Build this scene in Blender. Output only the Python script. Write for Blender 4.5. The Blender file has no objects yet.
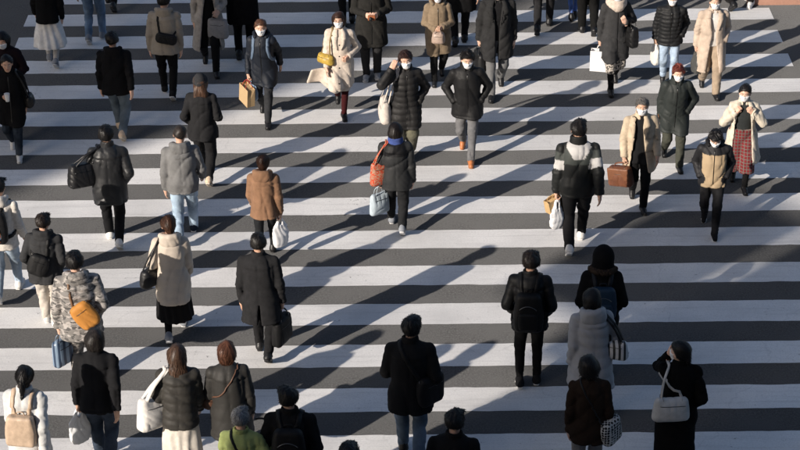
import bpy, math, random
import numpy as np
from mathutils import Vector, Matrix

# ------------------------------------------------------------------ camera, sky, sun, exposure
scene = bpy.context.scene
COL = scene.collection
CAM_H = 11.98
PITCH = math.radians(28.8)
ROLL = math.radians(0.57)
FPX = 1950.0                       # focal length in pixels of an 800-pixel-wide picture

cam_data = bpy.data.cameras.new("camera")
cam_data.sensor_width = 36.0
cam_data.lens = FPX / 800.0 * 36.0
cam_data.clip_end = 2000.0
cam = bpy.data.objects.new("camera", cam_data)
COL.objects.link(cam)
cam.location = (0, 0, CAM_H)
cam.rotation_euler = (Matrix.Rotation(math.pi / 2 - PITCH, 3, 'X') @ Matrix.Rotation(-ROLL, 3, 'Z')).to_euler()
scene.camera = cam

SUN_EL = math.radians(23.2)
SUN_AZ = math.radians(48.4)        # direction the shadows run, measured from +Y towards +X
world = bpy.data.worlds.new("World")
scene.world = world
world.use_nodes = True
wn = world.node_tree
bg = wn.nodes["Background"]
sky = wn.nodes.new("ShaderNodeTexSky")
sky.sky_type = 'NISHITA'
sky.sun_disc = False
sky.sun_elevation = SUN_EL
sky.sun_rotation = SUN_AZ + math.pi
sky.air_density = 0.8
sky.dust_density = 2.0
sky.ozone_density = 0.8
wn.links.new(sky.outputs[0], bg.inputs[0])
bg.inputs[1].default_value = 0.095

sun_data = bpy.data.lights.new("sun", 'SUN')
sun_data.energy = 4.8
sun_data.angle = math.radians(0.55)
sun_data.color = (1.0, 0.905, 0.80)
sun = bpy.data.objects.new("sun", sun_data)
COL.objects.link(sun)
sun_dir = Vector((math.sin(SUN_AZ) * math.cos(SUN_EL), math.cos(SUN_AZ) * math.cos(SUN_EL), -math.sin(SUN_EL)))
sun.rotation_euler = sun_dir.to_track_quat('-Z', 'Y').to_euler()
sun.location = (-30, -30, 40)

scene.view_settings.view_transform = 'Standard'
scene.view_settings.look = 'None'
scene.view_settings.exposure = 0.44
scene.view_settings.gamma = 1.0


def survey(px, py, z=0.0):
    """Ground position (X, Y) of a point of height z sighted at a picture position."""
    x, y = px - 400.0, py - 225.0
    c, s = math.cos(ROLL), math.sin(ROLL)
    x, y = c * x - s * y, s * x + c * y
    a, b = x / FPX, -y / FPX
    dy = math.cos(PITCH) + b * math.sin(PITCH)
    dz = -math.sin(PITCH) + b * math.cos(PITCH)
    t = (z - CAM_H) / dz
    return a * t, dy * t


def survey_height(px, py, Y):
    """Height of a point sighted at a picture position that stands above ground distance Y."""
    x, y = px - 400.0, py - 225.0
    c, s = math.cos(ROLL), math.sin(ROLL)
    y = s * x + c * y
    b = -y / FPX
    dy = math.cos(PITCH) + b * math.sin(PITCH)
    dz = -math.sin(PITCH) + b * math.cos(PITCH)
    return CAM_H + dz / dy * Y


# ------------------------------------------------------------------ materials
MATS = {}


def _new(name):
    m = bpy.data.materials.new(name)
    m.use_nodes = True
    nt = m.node_tree
    return m, nt, nt.nodes["Principled BSDF"]


def N(nt, kind, **kw):
    n = nt.nodes.new(kind)
    for k, v in kw.items():
        if k.startswith('i_'):
            n.inputs[k[2:].replace('_', ' ')].default_value = v
        else:
            setattr(n, k, v)
    return n


def objco(nt, scale=(1, 1, 1)):
    tc = N(nt, 'ShaderNodeTexCoord')
    mp = N(nt, 'ShaderNodeMapping')
    mp.inputs['Scale'].default_value = scale
    nt.links.new(tc.outputs['Object'], mp.inputs[0])
    return mp.outputs[0]


def ramp(nt, fac, stops, interp='LINEAR'):
    r = N(nt, 'ShaderNodeValToRGB')
    r.color_ramp.interpolation = interp
    els = r.color_ramp.elements
    while len(els) < len(stops):
        els.new(0.5)
    for e, (p, c) in zip(els, stops):
        e.position = p
        e.color = (c[0], c[1], c[2], 1)
    nt.links.new(fac, r.inputs[0])
    return r.outputs[0]


def noise(nt, co, scale, detail=3, rough=0.55):
    n = N(nt, 'ShaderNodeTexNoise')
    n.inputs['Scale'].default_value = scale
    n.inputs['Detail'].default_value = detail
    n.inputs['Roughness'].default_value = rough
    nt.links.new(co, n.inputs['Vector'])
    return n.outputs['Fac']


def bump(nt, bsdf, h, strength, dist=0.01):
    b = N(nt, 'ShaderNodeBump')
    b.inputs['Strength'].default_value = strength
    b.inputs['Distance'].default_value = dist
    nt.links.new(h, b.inputs['Height'])
    nt.links.new(b.outputs[0], bsdf.inputs['Normal'])


def mixc(nt, fac, a, b, mode='MIX'):
    m = N(nt, 'ShaderNodeMix', data_type='RGBA', blend_type=mode)
    if isinstance(fac, (int, float)):
        m.inputs[0].default_value = fac
    else:
        nt.links.new(fac, m.inputs[0])
    for s, v in ((6, a), (7, b)):
        if isinstance(v, (tuple, list)):
            m.inputs[s].default_value = (v[0], v[1], v[2], 1)
        else:
            nt.links.new(v, m.inputs[s])
    return m.outputs[2]


KIND = {  # roughness, colour variation, variation scale, bump scale, bump strength, sheen
    'cloth': (0.88, 0.18, 9, 140, 0.34, 0.25), 'wool': (0.95, 0.2, 14, 120, 0.34, 0.5),
    'denim': (0.9, 0.35, 6, 220, 0.35, 0.1), 'nylon': (0.58, 0.1, 8, 60, 0.28, 0.0),
    'leather': (0.44, 0.22, 10, 70, 0.4, 0.0), 'knit': (0.95, 0.15, 30, 160, 0.4, 0.4),
    'paper': (0.8, 0.06, 12, 18, 0.25, 0.0), 'plastic': (0.35, 0.05, 10, 22, 0.5, 0.0),
    'rubber': (0.7, 0.1, 20, 80, 0.2, 0.0), 'metal': (0.3, 0.04, 20, 50, 0.05, 0.0),
}


def fab(col, kind='cloth', col2=None, pattern=None):
    key = (tuple(col), kind, None if col2 is None else tuple(col2), pattern)
    if key in MATS:
        return MATS[key]
    rough, var, vs, bs, bst, sheen = KIND[kind]
    if max(col) < 0.11:
        sheen = 0.0
        col = tuple(v * 0.6 for v in col)
    m, nt, b = _new(f"{pattern or kind}_{len(MATS)}")
    co = objco(nt)
    dk = tuple(c * (1 - var) for c in col)
    lt = tuple(min(0.9, c * (1 + var)) for c in col)
    n = noise(nt, co, vs, 5, 0.65)
    c = ramp(nt, n, [(0.3, dk), (0.7, lt)])
    if pattern == 'plaid':
        w = []
        for ax, sc in (('X', 22), ('Z', 22), ('X', 22), ('Z', 22)):
            wv = N(nt, 'ShaderNodeTexWave', wave_type='BANDS', bands_direction=ax)
            wv.inputs['Scale'].default_value = sc / 3.4
            wv.inputs['Distortion'].default_value = 0.4
            nt.links.new(co, wv.inputs['Vector'])
            w.append(wv.outputs['Fac'])
        a1 = ramp(nt, w[0], [(0.55, (0, 0, 0)), (0.6, (1, 1, 1))])
        a2 = ramp(nt, w[1], [(0.55, (0, 0, 0)), (0.6, (1, 1, 1))])
        l1 = ramp(nt, w[2], [(0.93, (0, 0, 0)), (0.95, (1, 1, 1))])
        l2 = ramp(nt, w[3], [(0.93, (0, 0, 0)), (0.95, (1, 1, 1))])
        mul = N(nt, 'ShaderNodeMath', operation='ADD')
        nt.links.new(a1, mul.inputs[0]); nt.links.new(a2, mul.inputs[1])
        half = N(nt, 'ShaderNodeMath', operation='MULTIPLY'); half.inputs[1].default_value = 0.5
        nt.links.new(mul.outputs[0], half.inputs[0])
        c = mixc(nt, half.outputs[0], c, col2)
        mx = N(nt, 'ShaderNodeMath', operation='MAXIMUM')
        nt.links.new(l1, mx.inputs[0]); nt.links.new(l2, mx.inputs[1])
        sc = N(nt, 'ShaderNodeMath', operation='MULTIPLY'); sc.inputs[1].default_value = 0.3
        nt.links.new(mx.outputs[0], sc.inputs[0])
        c = mixc(nt, sc.outputs[0], c, (0.5, 0.42, 0.35))
    elif pattern == 'camo':
        mp = objco(nt, (10, 12, 25))
        n1 = noise(nt, mp, 1.0, 2, 0.5)
        mp2 = objco(nt, (12, 11, 30))
        n2 = noise(nt, mp2, 1.15, 2, 0.5)
        c = mixc(nt, ramp(nt, n1, [(0.47, (0, 0, 0)), (0.5, (1, 1, 1))]), col, col2)
        c = mixc(nt, ramp(nt, n2, [(0.56, (0, 0, 0)), (0.585, (1, 1, 1))]), c, (0.075, 0.072, 0.07))
    elif pattern in ('check', 'leopard', 'print'):
        if pattern == 'check':
            v = N(nt, 'ShaderNodeTexVoronoi', feature='F1')
            v.inputs['Scale'].default_value = 32
            v.inputs['Randomness'].default_value = 0.15
            nt.links.new(objco(nt), v.inputs['Vector'])
            k = ramp(nt, v.outputs['Distance'], [(0.42, (1, 1, 1)), (0.48, (0, 0, 0))])
            c = mixc(nt, k, c, col2)
        elif pattern == 'leopard':
            k = ramp(nt, noise(nt, co, 42, 2), [(0.5, (0, 0, 0)), (0.53, (1, 1, 1))])
            c = mixc(nt, k, c, col2)
        else:
            v = N(nt, 'ShaderNodeTexVoronoi', feature='F1')
            v.inputs['Scale'].default_value = 34
            nt.links.new(objco(nt), v.inputs['Vector'])
            sep = N(nt, 'ShaderNodeSeparateColor')
            nt.links.new(v.outputs['Color'], sep.inputs[0])
            k = ramp(nt, sep.outputs[0], [(0, col), (0.42, (0.55, 0.5, 0.42)), (0.58, (0.5, 0.12, 0.04)),
                                          (0.7, (0.5, 0.33, 0.05)), (0.82, (0.08, 0.2, 0.4)), (0.92, (0.05, 0.22, 0.1))], 'CONSTANT')
            c = k
    elif pattern == 'stripe':
        wv = N(nt, 'ShaderNodeTexWave', wave_type='BANDS', bands_direction='X')
        wv.inputs['Scale'].default_value = 5.5
        nt.links.new(co, wv.inputs['Vector'])
        c = mixc(nt, ramp(nt, wv.outputs['Fac'], [(0.55, (0, 0, 0)), (0.6, (1, 1, 1))]), c, col2)
    elif kind == 'denim':
        # faded thighs and seams: a blotchy wash
        c = mixc(nt, ramp(nt, noise(nt, co, 3.2, 3), [(0.42, (0, 0, 0)), (0.75, (1, 1, 1))]), c, tuple(min(0.8, v * 1.8 + 0.02) for v in col))
    if pattern == 'panels':        # sewn panels: their cloth colours are stored on the garment
        at = N(nt, 'ShaderNodeAttribute'); at.attribute_name = 'panel'
        c = mixc(nt, 1.0, at.outputs['Color'], ramp(nt, n, [(0.3, (1 - var,) * 3), (0.7, (1, 1, 1))]), 'MULTIPLY')
    nt.links.new(c, b.inputs['Base Color'])
    b.inputs['Roughness'].default_value = rough
    if sheen:
        b.inputs['Sheen Weight'].default_value = sheen * 0.25
        b.inputs['Sheen Roughness'].default_value = 0.5
    if kind == 'metal':
        b.inputs['Metallic'].default_value = 1.0
    b.inputs['Specular IOR Level'].default_value = {'cloth': .12, 'wool': .08, 'denim': .12, 'knit': .08, 'nylon': .2, 'leather': .34}.get(kind, .4)
    # weave and fine creases
    bn = noise(nt, co, bs, 2, 0.6)
    lo_ = N(nt, 'ShaderNodeMath', operation='MULTIPLY'); lo_.inputs[1].default_value = 0.16
    nt.links.new(bn, lo_.inputs[0])
    hsum = lo_.outputs[0]
    if kind in ('cloth', 'wool', 'denim', 'nylon', 'leather'):
        for sc, rot in (((9, 9, 3.2), 0.5), ((8, 8, 4.0), -0.7)):
            tc = N(nt, 'ShaderNodeTexCoord'); mp = N(nt, 'ShaderNodeMapping')
            mp.inputs['Rotation'].default_value = (0.3, rot, 0.2); mp.inputs['Scale'].default_value = sc
            nt.links.new(tc.outputs['Object'], mp.inputs[0])
            nn = N(nt, 'ShaderNodeTexNoise'); nn.noise_type = 'RIDGED_MULTIFRACTAL'
            nn.inputs['Scale'].default_value = 0.9; nn.inputs['Detail'].default_value = 0.6
            nn.inputs['Distortion'].default_value = 0.35
            nt.links.new(mp.outputs[0], nn.inputs['Vector'])
            add = N(nt, 'ShaderNodeMath', operation='MULTIPLY_ADD')
            add.inputs[1].default_value = 1.2 if kind != 'denim' else 0.9
            nt.links.new(nn.outputs['Fac'], add.inputs[0]); nt.links.new(hsum, add.inputs[2])
            hsum = add.outputs[0]
    bump(nt, b, hsum, min(1.0, bst * 1.25), 0.018)
    MATS[key] = m
    return m


def skin(tone=(0.56, 0.36, 0.27)):
    key = ('skin', tone)
    if key in MATS:
        return MATS[key]
    m, nt, b = _new(f"skin_{len(MATS)}")
    co = objco(nt)
    c = ramp(nt, noise(nt, co, 18, 4), [(0.3, tuple(v * .88 for v in tone)), (0.7, (min(1, tone[0] * 1.08), tone[1], tone[2] * .96))])
    nt.links.new(c, b.inputs['Base Color'])
    b.inputs['Roughness'].default_value = 0.5
    b.inputs['Subsurface Weight'].default_value = 0.08
    b.inputs['Subsurface Radius'].default_value = (0.01, 0.004, 0.002)
    bump(nt, b, noise(nt, co, 160, 2), 0.1, 0.002)
    MATS[key] = m
    return m


def hairmat(col):
    key = ('hair', tuple(col))
    if key in MATS:
        return MATS[key]
    m, nt, b = _new(f"hair_{len(MATS)}")
    co = objco(nt, (1, 1, 0.16))
    n = noise(nt, co, 95, 4, 0.7)
    c = ramp(nt, n, [(0.35, tuple(v * .7 for v in col)), (0.68, tuple(min(1, v * 1.3) for v in col))])
    geo = N(nt, 'ShaderNodeNewGeometry')           # every lock its own shade
    c = mixc(nt, 1.0, c, ramp(nt, geo.outputs['Random Per Island'], [(0.0, (.45, .45, .47)), (0.55, (1, 1, 1)), (1.0, (1.0, 1.0, 1.0))]), 'MULTIPLY')
    c = mixc(nt, ramp(nt, geo.outputs['Random Per Island'], [(0.7, (0, 0, 0)), (1.0, (.5, .5, .5))]), c, tuple(min(.6, v * 2.0 + .004) for v in col))
    nt.links.new(c, b.inputs['Base Color'])
    b.inputs['Roughness'].default_value = 0.42
    b.inputs['Specular IOR Level'].default_value = 0.3
    bump(nt, b, n, 0.3, 0.006)
    MATS[key] = m
    return m


# ------------------------------------------------------------------ mesh helpers
def link_mesh(name, verts, faces, mats, parent=None, smooth=True, panel=None):
    verts = np.asarray(verts, dtype=np.float32)
    faces = np.asarray(faces, dtype=np.int32)
    me = bpy.data.meshes.new(name)
    nf, k = faces.shape
    me.vertices.add(len(verts)); me.vertices.foreach_set('co', verts.ravel())
    me.loops.add(nf * k); me.loops.foreach_set('vertex_index', faces.ravel())
    me.polygons.add(nf)
    me.polygons.foreach_set('loop_start', np.arange(0, nf * k, k, dtype=np.int32))
    me.polygons.foreach_set('use_smooth', np.full(nf, smooth, dtype=bool))
    for m in (mats if isinstance(mats, (list, tuple)) else [mats]):
        me.materials.append(m)
    me.update(calc_edges=True)
    if panel is not None:
        at = me.color_attributes.new('panel', 'FLOAT_COLOR', 'POINT')
        at.data.foreach_set('color', np.concatenate([panel, np.ones((len(panel), 1))], 1).astype(np.float32).ravel())
    o = bpy.data.objects.new(name, me)
    COL.objects.link(o)
    if parent is not None:
        o.parent = parent
    return o


def tag(o, label=None, cat=None, group=None, kind=None):
    if label: o['label'] = label
    if cat: o['category'] = cat
    if group: o['group'] = group
    if kind: o['kind'] = kind
    return o


def boxmesh(lo, hi):
    x0, y0, z0 = lo; x1, y1, z1 = hi
    v = [(x0, y0, z0), (x1, y0, z0), (x1, y1, z0), (x0, y1, z0), (x0, y0, z1), (x1, y0, z1), (x1, y1, z1), (x0, y1, z1)]
    f = [(0, 3, 2, 1), (4, 5, 6, 7), (0, 1, 5, 4), (1, 2, 6, 5), (2, 3, 7, 6), (3, 0, 4, 7)]
    return v, f


def add_box(name, lo, hi, mat, parent=None):
    v, f = boxmesh(lo, hi)
    return link_mesh(name, v, f, mat, parent, smooth=False)


# ---- signed-distance shapes, turned into meshes by surface nets
def A3(p):
    return np.asarray(p, dtype=np.float32)


def cap(P, a, b, ra, rb):
    a = A3(a); ab = A3(b) - a
    pa = P - a
    t = np.clip(pa @ ab / max(float(ab @ ab), 1e-9), 0, 1)
    q = pa - t[:, None] * ab
    return np.sqrt((q * q).sum(1)) - (ra + (rb - ra) * t)


def ell(P, c, r):
    q = P - A3(c); r = A3(r)
    a = q / r; k0 = np.sqrt((a * a).sum(1)); a /= r
    k1 = np.sqrt((a * a).sum(1))
    return k0 * (k0 - 1) / np.maximum(k1, 1e-4)


def rbox(P, c, h, rad):
    q = np.abs(P - A3(c)) - (A3(h) - rad)
    o = np.maximum(q, 0)
    return np.sqrt((o * o).sum(1)) + np.minimum(q.max(1), 0) - rad


def smin(a, b, k):
    h = np.clip(0.5 + 0.5 * (b - a) / k, 0, 1)
    return b + (a - b) * h - k * h * (1 - h)


def smax(a, b, k):
    return -smin(-a, -b, k)


def stack(Q, prof, rnd=0.0, p=2.0):
    """Body of elliptic cross-sections: rows z, half width, half depth, y centre."""
    prof = np.asarray(prof, dtype=np.float32)
    zs = prof[:, 0]
    z = Q[:, 2]
    a = np.interp(z, zs, prof[:, 1]); b = np.interp(z, zs, prof[:, 2]); yc = np.interp(z, zs, prof[:, 3])
    u = np.abs(Q[:, 0] / a); v = np.abs((Q[:, 1] - yc) / b)
    if p == 2.0:
        r = np.sqrt(u * u + v * v)
    else:
        r = (u ** p + v ** p) ** (1 / p)
    d = (r - 1) * np.minimum(a, b)
    dz = np.maximum(zs[0] - z, z - zs[-1])
    return np.where(dz > 0, np.sqrt(np.maximum(d, 0) ** 2 + dz * dz), np.maximum(d, dz)) - rnd


def folds(P, seed, f=1.0, stretch=(1, 1, 1)):
    """Long narrow creases in patches: about 1 on the swell of the cloth, 0 in a crease."""
    r = np.random.RandomState(seed)
    o = r.uniform(0, 6.28, 12)
    x, y, z = P[:, 0] * f * stretch[0], P[:, 1] * f * stretch[1], P[:, 2] * f * stretch[2]
    w = np.sin(4.5 * x + 5 * z + o[0]) + np.sin(6 * y - 4 * z + o[1])
    m = 1 / (1 + np.exp(-5 * np.sin(5.5 * z + 4 * x - 3 * y + o[5] + .8 * w)))
    g1 = .55 + .45 * np.sin(7 * z - 5 * x + o[6])
    g2 = .55 + .45 * np.sin(6 * x + 7 * y + o[7])
    sg = 1 if o[8] > 3.14 else -1
    s1 = np.abs(np.sin(21 * x + 9 * y + 5 * z * sg + 1.1 * w + o[2]))
    s2 = np.abs(np.sin(13 * x * sg + 18 * z + 8 * y + 1.1 * w + o[3]))
    n = m * g1 * np.exp(-s1 / .3) + (1 - m) * g2 * np.exp(-s2 / .3)
    return .75 - n * .95 + .05 * w


EDG = [(0, 1), (2, 3), (4, 5), (6, 7), (0, 2), (1, 3), (4, 6), (5, 7), (0, 4), (1, 5), (2, 6), (3, 7)]
COR = np.array([(i, j, k) for i in (0, 1) for j in (0, 1) for k in (0, 1)], dtype=np.int32)


def net(func, lo, hi, res):
    """Vertices and quads of the zero surface of func inside a box."""
    lo = np.asarray(lo, dtype=np.float32) - 2 * res
    hi = np.asarray(hi, dtype=np.float32) + 2 * res
    B = 4
    nb = np.maximum(1, np.ceil((hi - lo) / (res * B)).astype(int))
    bi = np.stack(np.meshgrid(*[np.arange(n) for n in nb], indexing='ij'), -1).reshape(-1, 3)
    cen = (lo + (bi + 0.5) * (B * res) - 0.5 * res).astype(np.float32)
    dc = func(cen)
    act = np.abs(dc) < B * res * 0.87 * 1.7
    sh = nb * B
    D = np.repeat(np.repeat(np.repeat(np.where(dc < 0, -1.0, 1.0).astype(np.float32).reshape(nb), B, 0), B, 1), B, 2)
    ab = bi[act]
    off = np.stack(np.meshgrid(*[np.arange(B)] * 3, indexing='ij'), -1).reshape(-1, 3)
    fi = (ab[:, None, :] * B + off[None]).reshape(-1, 3)
    D[fi[:, 0], fi[:, 1], fi[:, 2]] = func((lo + fi * res).astype(np.float32))
    D[0] = D[-1] = 1; D[:, 0] = D[:, -1] = 1; D[:, :, 0] = D[:, :, -1] = 1
    S = D < 0
    s8 = S.astype(np.int8)
    c = s8[:-1] + s8[1:]; c = c[:, :-1] + c[:, 1:]; c = c[:, :, :-1] + c[:, :, 1:]
    ci = np.argwhere((c > 0) & (c < 8)).astype(np.int32)
    V8 = np.stack([D[ci[:, 0] + o[0], ci[:, 1] + o[1], ci[:, 2] + o[2]] for o in COR], 1)
    acc = np.zeros((len(ci), 3), dtype=np.float32); cnt = np.zeros(len(ci), dtype=np.float32)
    for a, b in EDG:
        va, vb = V8[:, a], V8[:, b]
        m = (va < 0) != (vb < 0)
        t = np.where(m, va / np.where(m, va - vb, 1), 0)
        p = COR[a] + t[:, None] * (COR[b] - COR[a])
        acc += p * m[:, None]; cnt += m
    verts = lo + res * (ci + acc / cnt[:, None])
    ids = np.full(c.shape, -1, dtype=np.int32)
    ids[ci[:, 0], ci[:, 1], ci[:, 2]] = np.arange(len(ci))
    faces = []
    for ax in range(3):
        sl0 = [slice(1, -1)] * 3; sl1 = [slice(1, -1)] * 3
        sl0[ax] = slice(0, -1); sl1[ax] = slice(1, None)
        s0, s1 = S[tuple(sl0)], S[tuple(sl1)]
        e = np.argwhere(s0 != s1)
        if not len(e):
            continue
        flip = s0[e[:, 0], e[:, 1], e[:, 2]]
        base = e.copy()
        for q in range(3):
            if q != ax: base[:, q] += 1
        u, v = [(1, 2), (2, 0), (0, 1)][ax]
        quad = []
        for du, dv in ((-1, -1), (0, -1), (0, 0), (-1, 0)):
            k = base.copy(); k[:, u] += du; k[:, v] += dv
            quad.append(ids[k[:, 0], k[:, 1], k[:, 2]])
        q4 = np.stack(quad, 1)
        q4[~flip] = q4[~flip][:, ::-1]
        faces.append(q4)
    F = np.concatenate(faces) if faces else np.zeros((0, 4), np.int32)
    F = F[(F >= 0).all(1)]
    return verts, F


def join(*vf):
    V, F, n = [], [], 0
    for v, f in vf:
        V.append(v); F.append(f + n); n += len(v)
    return np.concatenate(V), np.concatenate(F)


def spline(pts, n=6):
    pts = [A3(p) for p in pts]
    if len(pts) < 3:
        return np.array(pts)
    P = [2 * pts[0] - pts[1]] + pts + [2 * pts[-1] - pts[-2]]
    out = []
    for i in range(1, len(P) - 2):
        for t in np.linspace(0, 1, n, endpoint=False):
            a, b, c, d = P[i - 1], P[i], P[i + 1], P[i + 2]
            out.append(0.5 * ((2 * b) + (-a + c) * t + (2 * a - 5 * b + 4 * c - d) * t * t + (-a + 3 * b - 3 * c + d) * t ** 3))
    out.append(P[-2])
    return np.array(out, dtype=np.float32)


def grad(func, P, e=0.004):
    g = np.zeros_like(P)
    for i in range(3):
        d = np.zeros(3, dtype=np.float32); d[i] = e
        g[:, i] = func(P + d) - func(P - d)
    return g / np.maximum(np.linalg.norm(g, axis=1, keepdims=True), 1e-6)


def snap(func, P, off, only_out=False):
    P = P.copy()
    for _ in range(5):
        d = func(P) - off
        if only_out:
            d = np.minimum(d, 0)
        P -= d[:, None] * grad(func, P)
    return P


def ribbon(pts, hw, ht, normal=None, func=None):
    """Flat strap through pts: half width hw, half thickness ht."""
    P = np.asarray(pts, dtype=np.float32)
    T = np.gradient(P, axis=0); T /= np.maximum(np.linalg.norm(T, axis=1, keepdims=True), 1e-6)
    if func is not None:
        Nn = grad(func, P)
    else:
        Nn = np.tile(A3(normal if normal is not None else (0, 1, 0)), (len(P), 1))
    S = np.cross(T, Nn); S /= np.maximum(np.linalg.norm(S, axis=1, keepdims=True), 1e-6)
    Nn = np.cross(S, T)
    ring = np.stack([P + S * hw + Nn * ht, P - S * hw + Nn * ht, P - S * hw - Nn * ht, P + S * hw - Nn * ht], 1)
    n = len(P)
    F = []
    for i in range(n - 1):
        for k in range(4):
            F.append((i * 4 + k, i * 4 + (k + 1) % 4, i * 4 + 4 + (k + 1) % 4, i * 4 + 4 + k))
    F.append((3, 2, 1, 0)); F.append((n * 4 - 4, n * 4 - 3, n * 4 - 2, n * 4 - 1))
    return ring.reshape(-1, 3), np.array(F, dtype=np.int32)


def tube(pts, r, sides=8):
    P = np.asarray(pts, dtype=np.float32)
    n = len(P)
    T = np.gradient(P, axis=0); T /= np.maximum(np.linalg.norm(T, axis=1, keepdims=True), 1e-6)
    ref = np.where(np.abs(T[:, 2:3]) > 0.9, A3((1, 0, 0))[None], A3((0, 0, 1))[None])
    S = np.cross(T, ref); S /= np.linalg.norm(S, axis=1, keepdims=True)
    U = np.cross(S, T)
    a = np.arange(sides) * 2 * math.pi / sides
    rr = np.broadcast_to(np.asarray(r, dtype=np.float32), (n,))
    ring = P[:, None] + rr[:, None, None] * (np.cos(a)[None, :, None] * S[:, None] + np.sin(a)[None, :, None] * U[:, None])
    V = np.concatenate([ring.reshape(-1, 3), P[:1], P[-1:]])
    F = []
    for i in range(n - 1):
        for k in range(sides):
            F.append((i * sides + k, i * sides + (k + 1) % sides, (i + 1) * sides + (k + 1) % sides, (i + 1) * sides + k))
    for k in range(0, sides, 2):
        F.append((n * sides, (k + 2) % sides, k + 1, k))
        b = (n - 1) * sides
        F.append((n * sides + 1, b + k, b + k + 1, b + (k + 2) % sides))
    return V, np.array(F, dtype=np.int32)


# ------------------------------------------------------------------ the setting
def asphalt_mat(base, name, ly=False):
    m, nt, b = _new(name)
    co = objco(nt)
    fine = noise(nt, co, 42, 5, 0.8)
    mid = noise(nt, co, 2.3, 5, 0.6)
    wide = noise(nt, co, 0.35, 3, 0.5)
    c = ramp(nt, fine, [(0.34, tuple(v * .4 for v in base)), (0.5, base), (0.68, tuple(v * 2.1 for v in base))])
    c = mixc(nt, ramp(nt, mid, [(0.35, (0, 0, 0)), (0.7, (1, 1, 1))]), c, tuple(v * 1.25 for v in base))
    c2 = mixc(nt, 0.35, c, ramp(nt, wide, [(0.35, tuple(v * .8 for v in base)), (0.65, tuple(v * 1.2 for v in base))]))
    # oil spots and dark patches
    sp = ramp(nt, noise(nt, co, 5.5, 2), [(0.73, (0, 0, 0)), (0.79, (0.55, 0.55, 0.55))])
    c2 = mixc(nt, sp, c2, tuple(v * .45 for v in base))
    nt.links.new(c2, b.inputs['Base Color'])
    b.inputs['Roughness'].default_value = 0.9
    b.inputs['Diffuse Roughness'].default_value = 1.0
    b.inputs['Specular IOR Level'].default_value = 0.12
    bump(nt, b, noise(nt, co, 85, 3, 0.8), 0.5, 0.01)
    return m


def paint_mat():
    m, nt, b = _new("road_paint")
    tc = N(nt, 'ShaderNodeTexCoord')
    geo = N(nt, 'ShaderNodeNewGeometry')
    pos = geo.outputs['Position']
    fine = noise(nt, pos, 48, 4, 0.75)
    c = ramp(nt, fine, [(0.25, (0.58, 0.57, 0.56)), (0.5, (0.74, 0.73, 0.715)), (0.75, (0.80, 0.79, 0.775))])
    # scuffed, greyer patches where wheels and feet run
    wide = noise(nt, pos, 0.8, 6, 0.62)
    c = mixc(nt, ramp(nt, wide, [(0.40, (0, 0, 0)), (0.70, (0.6, 0.6, 0.6))]), c, (0.48, 0.475, 0.47))
    mp = N(nt, 'ShaderNodeMapping'); mp.inputs['Scale'].default_value = (0.35, 6, 1)
    nt.links.new(pos, mp.inputs[0])
    streak = noise(nt, mp.outputs[0], 2.2, 5, 0.7)
    c = mixc(nt, ramp(nt, streak, [(0.5, (0, 0, 0)), (0.75, (0.45, 0.45, 0.45))]), c, (0.38, 0.375, 0.37))
    # chips through to the asphalt
    ch1 = noise(nt, pos, 16, 6, 0.8)
    ch2 = noise(nt, pos, 1.4, 3, 0.5)
    md = N(nt, 'ShaderNodeMath', operation='MULTIPLY_ADD'); md.inputs[1].default_value = 0.35
    nt.links.new(ch2, md.inputs[0]); nt.links.new(ch1, md.inputs[2])
    c = mixc(nt, ramp(nt, md.outputs[0], [(0.83, (0, 0, 0)), (0.87, (0.85, 0.85, 0.85))]), c, (0.09, 0.088, 0.085))
    # fine cracks
    v = N(nt, 'ShaderNodeTexVoronoi', feature='DISTANCE_TO_EDGE'); v.inputs['Scale'].default_value = 0.45
    wob = N(nt, 'ShaderNodeVectorMath', operation='ADD')
    nz = N(nt, 'ShaderNodeTexNoise'); nz.inputs['Scale'].default_value = 3.0
    nt.links.new(pos, nz.inputs['Vector'])
    sc = N(nt, 'ShaderNodeVectorMath', operation='SCALE'); sc.inputs['Scale'].default_value = 0.5
    nt.links.new(nz.outputs['Color'], sc.inputs[0])
    nt.links.new(pos, wob.inputs[0]); nt.links.new(sc.outputs[0], wob.inputs[1])
    nt.links.new(wob.outputs[0], v.inputs['Vector'])
    c = mixc(nt, ramp(nt, v.outputs['Distance'], [(0.0, (0.16, 0.16, 0.16)), (0.006, (0, 0, 0))]), c, (0.2, 0.2, 0.2))
    nt.links.new(c, b.inputs['Base Color'])
    b.inputs['Roughness'].default_value = 0.75
    bump(nt, b, noise(nt, pos, 70, 3, 0.8), 0.25, 0.006)
    return m


ASPHALT = asphalt_mat((0.100, 0.100, 0.100), "asphalt")
PAINT = paint_mat()

gm, gnt, gb = _new("ground_concrete")
gc = ramp(gnt, noise(gnt, objco(gnt), 0.6, 5), [(0.3, (0.16, 0.155, 0.15)), (0.7, (0.24, 0.235, 0.23))])
gnt.links.new(gc, gb.inputs['Base Color']); gb.inputs['Roughness'].default_value = 0.9
g = link_mesh('ground', [(-400, -400, -0.004), (400, -400, -0.004), (400, 600, -0.004), (-400, 600, -0.004)], [(0, 1, 2, 3)], gm, smooth=False)
tag(g, 'wide pale concrete city ground beyond the road', kind='structure')
road = link_mesh('road', [(-120, 12.5, 0), (120, 12.5, 0), (120, 40, 0), (-120, 40, 0)], [(0, 1, 2, 3)], ASPHALT, smooth=False)
tag(road, 'dark grey asphalt road crossed by white zebra stripes', kind='structure')

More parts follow.
